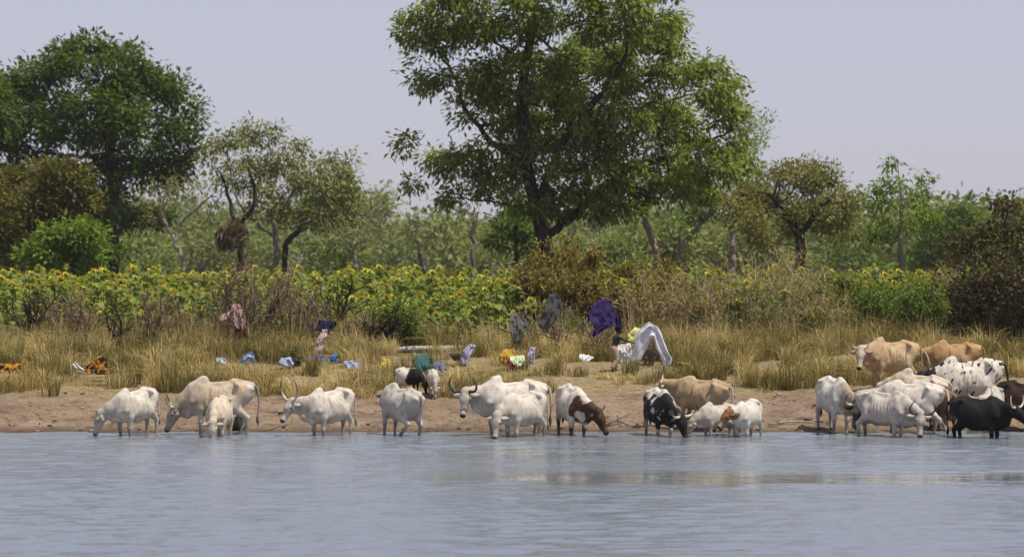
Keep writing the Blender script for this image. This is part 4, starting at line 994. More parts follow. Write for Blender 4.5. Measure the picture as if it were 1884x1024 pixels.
def sunflower_geo(seed):
    """arrays of one plant: stem, leaves, petals, disc (base at the origin)"""
    r = np.random.default_rng(seed)
    H = r.choice((1.0, 1.25, 1.4, 1.55, 1.7, 1.85, 2.05)) * r.uniform(0.95, 1.05); a = r.uniform(-2.6, -0.5)              # most heads look towards the open side
    f = np.array((math.cos(a), math.sin(a), 0))
    st = curve([np.zeros(3), (r.normal(0, .03), r.normal(0, .03), H * 0.5), (r.normal(0, .04), r.normal(0, .04), H * 0.93), np.array((0, 0, H)) + f * 0.05], 6)
    stem = tube(st, np.linspace(0.016, 0.010, 6), 4, False)[:2]
    n = 15
    t = np.sort(r.uniform(0.22, 0.97, n)); pos = np.stack([np.interp(t, np.linspace(0, 1, 6), st[:, k]) for k in range(3)], -1)
    an = np.arange(n) * 2.4 + r.uniform(0, 6); ln = np.interp(t, [0.2, 0.6, 1], [0.26, 0.30, 0.16]) * r.uniform(0.8, 1.2, n)
    ax = unit(np.stack([np.cos(an), np.sin(an), r.uniform(-0.55, 0.25, n)], -1))
    side = unit(np.cross(ax, np.array((0, 0, 1.0)))); nn = np.cross(side, ax)
    o = pos + ax * 0.07
    m1 = o + ax * ln[:, None] * 0.25 + nn * 0.02; m2 = o + ax * ln[:, None] * 0.6 - nn * 0.01; tip = o + ax * ln[:, None] - nn * 0.06
    w1 = (ln * 0.40)[:, None] * side; w2 = (ln * 0.30)[:, None] * side
    LV = np.stack([pos, m1 + w1 + nn * 0.03, m1, m1 - w1 + nn * 0.03, m2 + w2, m2, m2 - w2, tip], 1).reshape(-1, 3)
    b = (np.arange(n) * 8)[:, None]
    LQ = np.concatenate([b + np.array([[0, 1, 2, 2]])[:, :4] * 0 + np.array([[1, 4, 5, 2]]), b + np.array([[2, 5, 6, 3]])]); LT = np.concatenate([b + np.array([[0, 1, 2]]), b + np.array([[0, 2, 3]]), b + np.array([[4, 7, 5]]), b + np.array([[5, 7, 6]])])
    c = np.array((0, 0, H)) + f * 0.07; fn = unit(f + np.array((0, 0, r.uniform(-0.4, 0.5)))); u = unit(np.cross(fn, (0, 0, 1.0))); v = np.cross(u, fn)
    k = 13; pa = np.arange(k) * 2 * np.pi / k + r.normal(0, 0.08, k); rd = np.cos(pa)[:, None] * u + np.sin(pa)[:, None] * v; tg = -np.sin(pa)[:, None] * u + np.cos(pa)[:, None] * v
    R = r.choice((0.06, 0.10, 0.115, 0.13, 0.145))
    pl = R * r.uniform(0.85, 1.1, k)[:, None]; curl = r.uniform(-0.03, 0.03, k)[:, None]
    PV = np.stack([c + rd * R * 0.42, c + rd * pl * 0.75 + tg * 0.030 + fn * 0.012, c + rd * pl + fn * curl, c + rd * pl * 0.75 - tg * 0.030 + fn * 0.012], 1).reshape(-1, 3)
    PQ = (np.arange(k) * 4)[:, None] + np.arange(4)[None]
    da = np.arange(9) * 2 * np.pi / 9; DV = np.concatenate([[c + fn * 0.030], c + fn * 0.012 + R * 0.5 * (np.cos(da)[:, None] * u + np.sin(da)[:, None] * v), [c - fn * 0.03]])
    j = np.arange(9); DT = np.concatenate([np.stack([0 * j, 1 + j, 1 + (j + 1) % 9], -1), np.stack([0 * j + 10, 1 + (j + 1) % 9, 1 + j], -1)])
    return stem, (LV, LQ, LT), (PV, PQ), (DV, DT)

def build_sunflowers():
    kinds = []
    for k in range(14):
        (SV, SF), (LV, LQ, LT), (PV, PQ), (DV, DT) = sunflower_geo(k + 40)
        kinds.append((mesh_np('stem', SV, SF, True), mesh_np('leaves', LV, [LQ, LT], False), mesh_np('petals', PV, PQ), mesh_np('disc', DV, DT)))
        for m, mt in zip(kinds[-1], (STEM_G, SLEAF, PETAL, DISC)): m.materials.append(mt)
    geo = [sunflower_geo(k + 40) for k in range(14)]
    n = 0; spots = []
    y = 79.4
    while n < 300:
        xs = np.arange(-15.2, 15.2, 0.40)
        for x in xs:
            xx = x + random.uniform(-0.16, 0.16); yy = y + random.uniform(-0.2, 0.2) + 3.2 * (float(vnoise(np.array([[xx * 0.45, 3.0, 7.0]]))[0]) - 0.35)
            if xx > 1.2 and random.random() < 0.5: continue
            if float(vnoise(np.array([[xx * 0.7, yy * 0.7, 5.0]]))[0]) < 0.30: continue
            if n >= 300: break
            spots.append((xx, yy)); n += 1
        y += 0.55
    for xx, yy in spots:
        k = random.randrange(14); s = random.uniform(0.62, 1.06)
        root = empty('sunflower', (xx, yy, gz(xx, yy) - 0.02), 'tall yellow sunflower in the front rows of the field', 'sunflower', 'sunflowers in the front rows', random.uniform(-0.6, 0.6))
        root.scale = (s, s, s)
        for nm, me in zip(('stem', 'leaves', 'flower_head'), kinds[k]):
            o = obj(nm, me, None, root)
            if nm == 'leaves': o['kind'] = 'stuff'
        d = obj('disc', kinds[k][3], None, o)
    # the rest of the field as one mass
    Vs, Qs, Ts, mq, mt, off = [], [], [], [], [], 0
    yy = y
    while yy < 128:
        w = 15.5 * yy / 79
        for x in np.arange(-w, w, 0.50 + 0.012 * (yy - y)):
            g = geo[random.randrange(14)]; 
            if float(vnoise(np.array([[x * 0.5, yy * 0.4, 2.0]]))[0]) < 0.26: continue
            a = random.uniform(-0.7, 0.7); ca, sa = math.cos(a), math.sin(a); s = random.uniform(0.8, 1.12)
            R = np.array([[ca, -sa, 0], [sa, ca, 0], [0, 0, 1]]) * s
            if x > 0.3 + 0.05 * (yy - 79) and random.random() < 0.3: continue
            px_, py_ = x + random.uniform(-0.2, 0.2), yy + random.uniform(-0.3, 0.3)
            o = np.array((px_, py_, GZF(px_, py_)))
            for i, part in enumerate(g):
                V = part[0] @ R.T + o; Vs.append(V)
                for Fq in part[1:]:
                    if Fq.shape[1] == 4: Qs.append(Fq + off); mq.append(np.full(len(Fq), i))
                    else: Ts.append(Fq + off); mt.append(np.full(len(Fq), i))
                off += len(V)
        yy += 0.62 + 0.014 * (yy - y)
    me = mesh_np('sunflower_field', np.concatenate(Vs), [np.concatenate(Qs), np.concatenate(Ts)])
    for m in (STEM_G, SLEAF, PETAL, DISC): me.materials.append(m)
    mi = np.concatenate(mq + mt).astype(np.int32)
    me.polygons.foreach_set('material_index', mi)
    tag(obj('sunflower_field', me), 'mass of yellow flowering sunflowers filling the field further back', 'sunflowers', kind='stuff')

def GZF(x, y): return 1.2 if y > 76 else gz(x, y)

def grass_mat():
    m = leaf_mat('bank_grass', [(0.78, 0.78, 0.78), (1.0, 1.0, 1.0), (1.25, 1.22, 1.15), (0.9, 0.9, 0.85)], 0.3, 0.8, 0.05)
    n, l = m.node_tree.nodes, m.node_tree.links
    a = n.new('ShaderNodeAttribute'); a.attribute_name = 'tone'
    r = ramp(n, [(0.0, (0.095, 0.098, 0.026)), (0.35, (0.185, 0.158, 0.056)), (0.65, (0.335, 0.262, 0.120)), (1.0, (0.54, 0.44, 0.24))]); l.new(a.outputs['Fac'], r.inputs[0])
    b = n['Principled BSDF']; src = b.inputs['Base Color'].links[0].from_socket
    mu = n.new('ShaderNodeMixRGB'); mu.blend_type = 'MULTIPLY'; mu.inputs[0].default_value = 1; l.new(src, mu.inputs[1]); l.new(r.outputs[0], mu.inputs[2])
    for sock in [q.to_socket for q in src.links if q.to_node.name != mu.name]: l.new(mu.outputs[0], sock)
    return m
GRASS = grass_mat()

def set_tone(me, t):
    at = me.attributes.new('tone', 'FLOAT', 'POINT'); at.data.foreach_set('value', np.asarray(t, np.float32))


def blades(cx, cy, n, h, rad, lean=0.5, w=0.011):
    """n curved blades of one tuft, as (V, F)"""
    a = rng.uniform(0, 2 * np.pi, n); q = np.sqrt(rng.random(n)) * rad
    b = np.stack([cx + np.cos(a) * q, cy + np.sin(a) * q, np.zeros(n)], -1)
    b[:, 2] = ground_z(b[:, 0], b[:, 1]) - 0.01
    L = h * rng.uniform(0.45, 1.2, n)[:, None]
    a2 = a + rng.normal(0, 0.9, n); out = np.stack([np.cos(a2), np.sin(a2), np.zeros(n)], -1)
    ln = (lean * rng.uniform(0.1, 1.0, n))[:, None]
    up = np.array((0, 0, 1.0))
    m = b + L * (up * 0.55 + out * ln * 0.25); t = b + L * (up * (1 - 0.35 * ln) + out * ln * 0.85)
    s = unit(np.cross(out, up) + rng.normal(0, 0.4, (n, 3))) * w
    V = np.stack([b - s, b + s, m + s * 0.8, m - s * 0.8, t], 1)
    i = (np.arange(n) * 5)[:, None]
    return V.reshape(-1, 3), i + np.array([[0, 1, 2, 3]]), i + np.array([[3, 2, 4]])

def build_grass():
    Vs, Qs, Ts, off, tones = [], [], [], 0, []
    cnt = 0
    spots = []
    for _ in range(9000):
        x = random.uniform(-15.5, 15.5); y = random.uniform(64.8, 80)
        edge = 65.8 + 0.9 * math.sin(x * 0.55 + 0.6) + 0.6 * math.sin(x * 1.7)
        if x > 2.4: edge += 1.3 + (0.5 if x > 6 else 0)
        if 0.2 < x < 2.4: edge += 1.8
        if -3.2 < x < -1.6: edge += 1.0
        if y < edge: continue
        dens = float(fbm(np.array([[x * 0.45, y * 0.5, 3.0]]), 2)[0])
        dens2 = float(fbm(np.array([[x * 1.5, y * 1.2, 8.0]]), 2)[0])
        p = 1.0 if y < edge + 0.9 else np.clip((dens - 0.33) * 3.2, 0.05, 1) * np.clip((dens2 - 0.30) * 4, 0.1, 1)
        if y > 76: p *= 0.7
        if random.random() > p * 0.92: continue
        spots.append((x, y, dens))
    for x, y, dens in spots:
        n = int(random.uniform(26, 60)); h = random.choice((0.26, 0.34, 0.42, 0.48, 0.56, 0.70)) * (1.5 if y > 75.5 else 1.15) * random.uniform(0.85, 1.15) * (0.7 + 0.6 * dens)
        for lx, lw, ly, lz in LAUNDRY:
            if abs(x - lx) < lw + 0.22 and ly - 2.6 < y < ly + 0.15:
                # keep the line of sight to the cloth's lower edge mostly open
                h = min(h, max(0.06, 0.72 * (lz + 0.05 + 0.035 * (ly - y) - gz(x, y))))
        V, Q, T = blades(x, y, n, h, random.uniform(0.10, 0.26), random.uniform(0.5, 1.5), 0.009)
        tn = np.clip(rng.normal(0.15 + 1.0 * vnoise(np.array([[x * 0.8, y * 0.8, 1.0]]))[0], 0.12) + rng.normal(0, 0.16, n), 0, 1); tones.append(np.repeat(tn, 5))
        Vs.append(V); Qs.append(Q + off); Ts.append(T + off); off += len(V)
    # tall dry stalks and weeds where the grass runs up into the flowers and the brush
    for _ in range(620):
        x = random.uniform(-15.2, 15.2); y = random.uniform(76.6, 80.6); n = int(random.uniform(7, 16))
        if float(vnoise(np.array([[x * 0.6, y * 0.5, 11.0]]))[0]) < 0.38: continue
        V, Q, T = blades(x, y, n, random.uniform(0.7, 1.5), 0.22, 0.35, 0.011)
        tones.append(np.repeat(np.clip(rng.normal(0.6, 0.25, n), 0, 1), 5)); Vs.append(V); Qs.append(Q + off); Ts.append(T + off); off += len(V)
    # short litter stalks scattered over the straw and lower bank
    for _ in range(700):
        x = random.uniform(-15, 15); y = random.uniform(64.5, 72)
        V, Q, T = blades(x, y, 6, 0.10, 0.25, 2.2, 0.007); tones.append(np.full(30, 0.8)); Vs.append(V); Qs.append(Q + off); Ts.append(T + off); off += len(V)
    me = mesh_np('bank_grass', np.concatenate(Vs), [np.concatenate(Qs), np.concatenate(Ts)])
    set_tone(me, np.concatenate(tones))
    tag(obj('bank_grass', me, GRASS), 'dry straw coloured grass covering the bank', 'grass', kind='stuff')
    # tufts that stand apart on the bare ground
    for px, py, h, n, lab in [(1415, 712, .45, 70, 'single grass tuft standing on bare sand past the ginger headed calf'), (1505, 708, .5, 90, 'grass tuft behind the white and tan cow'), (1330, 690, .5, 110, 'grass tuft above the camel coloured cow'),
                              (1010, 722, .42, 60, 'thin grass tuft behind the big white zebu'), (1300, 704, .5, 110, 'broad grass tuft above the little humped calf'), (1225, 706, .5, 130, 'grass clump above the speckled cow'), (850, 724, .15, 40, 'low green grass patch behind the horned white zebu'),
                              (1160, 690, .5, 140, 'grass clump below the white arched cloth'), (92, 728, .5, 80, 'upright grass tuft at the sand edge by the orange cloth'), (640, 716, .5, 90, 'grass tuft behind the lyre horned cow'), (1590, 690, .45, 90, 'grass tuft at the feet of the tan cow on the bank')]:
        D0, D1 = 60.3, 76.0
        for _ in range(30):
            D = (D0 + D1) / 2
            if HZ + (CAM_H - gz(X(px, D), D)) * F_PX / D > py: D0 = D
            else: D1 = D
        x = X(px, D)
        V, Q, T = blades(x, D, n, h, 0.20, 0.7, 0.009)
        o0 = np.array((x, D, gz(x, D)))
        me = mesh_np('grass_tuft', V - o0, [Q, T]); set_tone(me, np.repeat(np.clip(rng.normal(0.4, 0.25, n), 0, 1), 5))
        o = obj('grass_tuft', me, GRASS); o.location = tuple(o0)
        tag(o, lab, 'grass tuft', 'separate grass tufts')

LAUNDRY = [(X(1129, 69.6), 0.2, 69.6, 0.95)]
# ------------------------------------------------------------------ laundry spread over the bushes
def cloth_mat(name, c, kind='plain', c2=None, scale=30, c3=None):
    m, n, l, b = new_mat(name)
    tc = n.new('ShaderNodeTexCoord')
    if kind == 'plain':
        nz = n.new('ShaderNodeTexNoise'); nz.inputs['Scale'].default_value = 6; l.new(tc.outputs['Object'], nz.inputs['Vector'])
        r = ramp(n, [(0.3, tuple(v * 0.85 for v in c)), (0.7, c)]); l.new(nz.outputs[0], r.inputs[0])
    elif kind == 'stripe':
        w = n.new('ShaderNodeTexWave'); w.inputs['Scale'].default_value = scale; w.inputs['Distortion'].default_value = 1.5; w.bands_direction = 'DIAGONAL'; l.new(tc.outputs['Object'], w.inputs['Vector'])
        r = ramp(n, [(0.42, c), (0.55, c2)]); l.new(w.outputs[0], r.inputs[0])
    else:
        v = n.new('ShaderNodeTexNoise'); v.inputs['Scale'].default_value = scale; v.inputs['Detail'].default_value = 2; l.new(tc.outputs['Object'], v.inputs['Vector'])
        r = ramp(n, [(0.44, c), (0.50, c2), (0.58, c3 or c2)]); l.new(v.outputs[0], r.inputs[0])
    l.new(r.outputs[0], b.inputs['Base Color']); b.inputs['Roughness'].default_value = 0.85; b.inputs['Specular IOR Level'].default_value = 0.15
    return m

def cloth(name, label, D, rows, mat, cat='cloth', folds=5, amp=0.035, back=0.5, seed=0, bulge=0.10):
    """rows: pairs ((xl, yl), (xr, yr)) in the photograph from the top edge down; the sheet hangs over a ridge, with a shorter flap behind"""
    r = np.random.default_rng(seed + 900)
    A = np.array(rows, float)                                   # (m, 2, 2)
    if D < 72.6 and name != 'teal_cloth' and (A[..., 0].max() - A[..., 0].min()) < 48:                  # pieces spread on the grass
        c0 = np.array(((A[..., 0].max() + A[..., 0].min()) / 2, A[..., 1].max())); A = c0 + (A - c0) * 1.28
    m, nv, nu = len(A), 26, 24
    def surf(tmax, sgn):
        ts = np.linspace(0, (m - 1) * tmax, nv); out = []
        ph = r.uniform(0, 6.28, 3)
        for t in ts:
            i = min(int(t), m - 2); f = t - i
            e = A[i] * (1 - f) + A[i + 1] * f
            v = t / (m - 1)
            for j in range(nu):
                u = j / (nu - 1); q = e[0] * (1 - u) + e[1] * u
                p = np.array(P(q[0], q[1], D))
                w = amp * (0.25 + v) * (1.6 * abs(math.sin(u * folds * 1.3 + ph[0] + 1.1 * v)) + 0.9 * abs(math.sin(u * folds * 2.9 + ph[1] - 1.6 * v)) - 1.2)
                cr = float(fbm(np.array([[p[0] * 9, p[2] * 9, seed * 3.0 + sgn]]), 3)[0]) - 0.5; ed = abs(u * 2 - 1) ** 3
                p[0] += 0.10 * cr * ed; p[2] += 0.05 * cr * (0.3 + ed)
                w += 0.11 * cr
                p[1] += sgn * (0.03 + bulge * math.sin(min(v * 1.6, 1.57))) * -1 + w
                p[2] += 0.012 * math.sin(u * folds * 3 + ph[2]) * (1 if v < 0.15 else 0.5) + (0.02 * math.sin(u * 9 + ph[1]) if t > (m - 1.2) else 0)
                out.append(p)
        return np.array(out)
    V1 = surf(1.0, 1)
    def quads(o): return np.array([[o + i * nu + j, o + i * nu + j + 1, o + (i + 1) * nu + j + 1, o + (i + 1) * nu + j] for i in range(nv - 1) for j in range(nu - 1)])
    Vs, Fs = [V1], [quads(0)]
    if back > 0:
        V2 = surf(back, -1); Vs.append(V2); Fs.append(quads(nu * nv)[:, ::-1])
        Fs.append(np.array([[j + 1, j, nu * nv + j, nu * nv + j + 1] for j in range(nu - 1)]))
    V = np.concatenate(Vs); c = V.mean(0); c[2] = V[:, 2].min()
    o = obj(name, mesh_np(name, V - c, np.concatenate(Fs), True), mat); o.location = tuple(c)
    sm = o.modifiers.new('thickness', 'SOLIDIFY'); sm.thickness = 0.006
    tag(o, label, cat, 'laundry drying on the bank')
    LAUNDRY.append((c[0], (V[:, 0].max() - V[:, 0].min()) / 2, D, c[2]))
    return o

def build_laundry():
    c = cloth_mat
    NAVY = c('navy_cloth', (0.012, 0.014, 0.035)); PURPLE = c('purple_cloth', (0.036, 0.020, 0.095)); SLATE = c('slate_cloth', (0.075, 0.078, 0.072)); GGREEN = c('grey_green_cloth', (0.12, 0.125, 0.105))
    LILAC = c('lilac_white_cloth', (0.68, 0.68, 0.75)); WHT = c('white_cloth', (0.62, 0.61, 0.60)); PY = c('pale_yellow_cloth', (0.60, 0.62, 0.22)); PG = c('pale_green_cloth', (0.52, 0.62, 0.38))
    YO = c('yellow_orange_cloth', (0.44, 0.27, 0.04)); YEL = c('yellow_cloth', (0.54, 0.42, 0.06)); TEAL = c('teal_cloth', (0.045, 0.115, 0.10)); RED = c('dark_red_cloth', (0.10, 0.012, 0.018)); BLK = c('black_cloth', (0.012, 0.012, 0.013))
    PINK = c('pinkish_print', (0.36, 0.25, 0.21), 'print', (0.30, 0.20, 0.17), 24, (0.12, 0.07, 0.06)); RUST = c('rust_cloth', (0.075, 0.035, 0.025)); ROSE = c('rose_white_print', (0.55, 0.44, 0.39), 'print', (0.52, 0.40, 0.35), 26, (0.26, 0.15, 0.13))
    BLU = c('blue_print', (0.11, 0.22, 0.50), 'print', (0.16, 0.28, 0.52), 24, (0.50, 0.55, 0.66)); BLS = c('blue_stripe', (0.08, 0.13, 0.38), 'stripe', (0.52, 0.55, 0.66), 11); BLUE2 = c('bright_blue_cloth', (0.07, 0.18, 0.44)); WB = c('white_blue_print', (0.58, 0.60, 0.64), 'print', (0.55, 0.58, 0.64), 20, (0.30, 0.42, 0.60))
    ORB = c('orange_black_print', (0.014, 0.012, 0.010), 'print', (0.10, 0.04, 0.008), 13, (0.48, 0.22, 0.012)); LAV = c('lavender_cloth', (0.36, 0.33, 0.45)); DRK = c('dark_brown_cloth', (0.03, 0.02, 0.018)); DSTR = c('dark_blue_stripe', (0.03, 0.045, 0.12), 'stripe', (0.20, 0.22, 0.30), 14)
    K = cloth
    K('shirt', 'pinkish brown patterned shirt hung on a tall bare bush', 76.8, [((429, 560), (442, 560)), ((424, 578), (449, 574)), ((430, 592), (453, 598)), ((437, 606), (455, 603))], PINK, 'shirt', seed=1)
    K('dark_wrap', 'dark rust cloth hanging behind the pinkish brown shirt', 77.1, [((442, 562), (450, 566)), ((432, 600), (456, 585)), ((433, 615), (452, 612)), ((433, 640), (452, 640))], RUST, seed=2)
    K('sleeve_cloth', 'small twisted brownish sleeve caught beside the pinkish shirt', 76.7, [((403, 582), (424, 572)), ((402, 588), (424, 580)), ((406, 591), (420, 586))], PINK, seed=3, back=0.2)
    K('navy_shirt', 'dark blue shirt draped over the top of a small bush', 74.4, [((586, 588), (616, 592)), ((585, 598), (618, 597)), ((584, 606), (612, 606)), ((598, 612), (606, 613))], NAVY, 'shirt', seed=4)
    K('trousers', 'long rosy white patterned trousers hanging below the dark blue shirt', 74.2, [((593, 607), (602, 606)), ((585, 622), (601, 620)), ((579, 640), (596, 638)), ((575, 657), (590, 657))], ROSE, 'trousers', seed=5)
    K('blue_cloth', 'bright blue cloth bunched under the rosy trousers', 72.4, [((573, 658), (590, 656)), ((574, 664), (596, 664)), ((584, 669), (597, 668))], BLUE2, seed=6)
    K('blue_cloth', 'bright blue cloth peak standing apart beside the rosy trousers', 72.0, [((612, 657), (618, 658)), ((604, 666), (618, 666)), ((602, 672), (616, 675))], BLUE2, seed=7)
    K('striped_cloth', 'blue and white striped cloth lying on grass behind the lyre horned cow', 70.6, [((518, 664), (534, 662)), ((516, 670), (540, 672)), ((524, 676), (540, 680))], BLS, seed=8)
    K('black_cloth', 'small black cloth tipped up beside the striped cloth', 70.5, [((549, 661), (556, 661)), ((544, 668), (555, 669)), ((541, 680), (552, 676))], BLK, seed=9)
    K('checked_cloth', 'blue and white checked cloth low in the grass between lyre horned cow and goat', 70.2, [((636, 671), (650, 669)), ((638, 678), (664, 676)), ((650, 688), (665, 690))], BLS, seed=10)
    K('white_cloth', 'white cloth with pale blue end lying on the grass by the blue arched cloth', 71.2, [((400, 664), (412, 664)), ((402, 668), (422, 672)), ((416, 676), (434, 684))], WB, seed=11, back=0.3)
    K('blue_wrap', 'light blue patterned cloth arched over the grass above the large cream cow', 71.0, [((438, 683), (447, 684)), ((446, 664), (455, 672)), ((456, 657), (460, 669)), ((466, 658), (463, 671)), ((473, 685), (467, 684))], BLU, seed=12, back=0)
    K('orange_wrap', 'orange and black cloth in the grass at the frame edge', 69.6, [((4, 678), (44, 676)), ((0, 688), (46, 688)), ((2, 696), (44, 698)), ((0, 704), (30, 706))], ORB, seed=13)
    K('orange_wrap', 'orange black and white cloth heaped over a pale branch', 69.4, [((180, 656), (192, 657)), ((166, 668), (202, 672)), ((150, 682), (206, 684)), ((160, 692), (184, 704))], ORB, seed=14)
    K('white_strip', 'narrow white strip hanging on the orange and black heap', 69.1, [((134, 674), (141, 669)), ((141, 679), (147, 674)), ((150, 684), (154, 680))], WHT, seed=15, back=0.2)
    K('yellow_cloth', 'small yellow cloth in the grass behind the leg lifting cow', 70.5, [((706, 664), (716, 666)), ((702, 672), (718, 676)), ((704, 681), (712, 680))], YEL, seed=16)
    K('teal_cloth', 'dark teal cloth spread over a clump behind the white goat', 69.4, [((768, 653), (786, 652)), ((762, 662), (794, 664)), ((764, 672), (796, 676)), ((772, 684), (790, 690))], TEAL, seed=17, bulge=0.2)
    K('dark_striped_cloth', 'dark blue striped cloth beside the teal cloth', 69.3, [((804, 669), (816, 668)), ((799, 675), (820, 676)), ((806, 682), (821, 684))], DSTR, seed=18)
    K('lavender_cloth', 'pale lavender cloth hung on stalks above the horned white zebu', 70.8, [((862, 642), (871, 644)), ((853, 652), (868, 650)), ((848, 662), (862, 664)), ((850, 671), (860, 674))], LAV, seed=19)
    K('dark_cloth', 'small dark cloth beside the pale lavender cloth', 70.9, [((829, 654), (846, 654)), ((831, 658), (848, 660)), ((834, 662), (846, 664))], DRK, seed=20, back=0.2)
    K('mustard_cloth', 'mustard yellow cloth in the grass under the grey trousers', 69.9, [((930, 649), (940, 650)), ((922, 658), (946, 658)), ((923, 668), (938, 672))], YO, seed=21)
    K('pale_green_cloth', 'pale green cloth beside the mustard cloth', 69.7, [((942, 660), (962, 658)), ((943, 666), (963, 664)), ((948, 672), (956, 674))], PG, seed=22)
    K('red_cloth', 'small dark red cloth beneath the pale green cloth', 69.6, [((936, 666), (943, 668)), ((936, 673), (946, 674)), ((937, 680), (946, 681))], RED, seed=23, back=0.2)
    K('grey_rag', 'pale grey rag on a stalk next to the pale green cloth', 70.0, [((976, 645), (984, 646)), ((973, 654), (982, 656)), ((974, 668), (980, 669))], LAV, seed=24)
    K('grey_trousers', 'grey green trousers folded over a dark bush', 74.4, [((940, 577), (952, 578)), ((938, 590), (972, 594)), ((939, 604), (970, 603)), ((943, 616), (962, 616)), ((948, 630), (956, 632))], GGREEN, 'trousers', seed=25, bulge=0.14)
    K('slate_jacket', 'slate grey cloth hung high on a dark bush', 73.4, [((1012, 541), (1026, 543)), ((1005, 556), (1034, 558)), ((1003, 570), (1034, 570)), ((992, 588), (1026, 584)), ((991, 600), (1008, 606)), ((1000, 612), (1008, 611))], SLATE, 'jacket', seed=26, bulge=0.14)
    K('purple_robe', 'deep purple robe spread over a dark bush above the person', 72.4, [((1102, 552), (1120, 552)), ((1088, 566), (1128, 566)), ((1080, 580), (1132, 580)), ((1084, 590), (1130, 592)), ((1098, 596), (1128, 598)), ((1092, 608), (1112, 606)), ((1089, 619), (1096, 616))], PURPLE, 'robe', seed=27, bulge=0.18)
    K('purple_sleeve', 'dark purple sleeve trailing from the robe', 72.5, [((1128, 578), (1134, 578)), ((1130, 588), (1140, 590)), ((1133, 600), (1140, 602))], PURPLE, 'sleeve', seed=28, back=0.3)
    K('arched_sheet', 'large lilac white sheet arched over a bush beside the person', 70.2, [((1154, 668), (1176, 667)), ((1164, 640), (1187, 646)), ((1174, 608), (1196, 626)), ((1194, 590), (1200, 620)), ((1209, 602), (1203, 622)), ((1224, 632), (1206, 644)), ((1236, 660), (1217, 662)), ((1233, 670), (1219, 677))], LILAC, 'sheet', seed=29, back=0, folds=4, amp=0.05)
    K('pale_yellow_cloth', 'pale yellow cloth hung behind the arched white sheet', 71.2, [((1168, 612), (1178, 614)), ((1158, 622), (1182, 624)), ((1157, 632), (1178, 634)), ((1160, 643), (1172, 644))], PY, seed=30)
    K('white_towel', 'white cloth stretched before the hands of the person', 69.8, [((1138, 642), (1158, 640)), ((1136, 652), (1160, 652)), ((1137, 666), (1156, 668))], WHT, seed=31)
    K('white_rag', 'small white rag on a grass clump near the person', 69.6, [((1070, 655), (1084, 656)), ((1068, 660), (1089, 659)), ((1070, 664), (1080, 665))], WHT, seed=32)

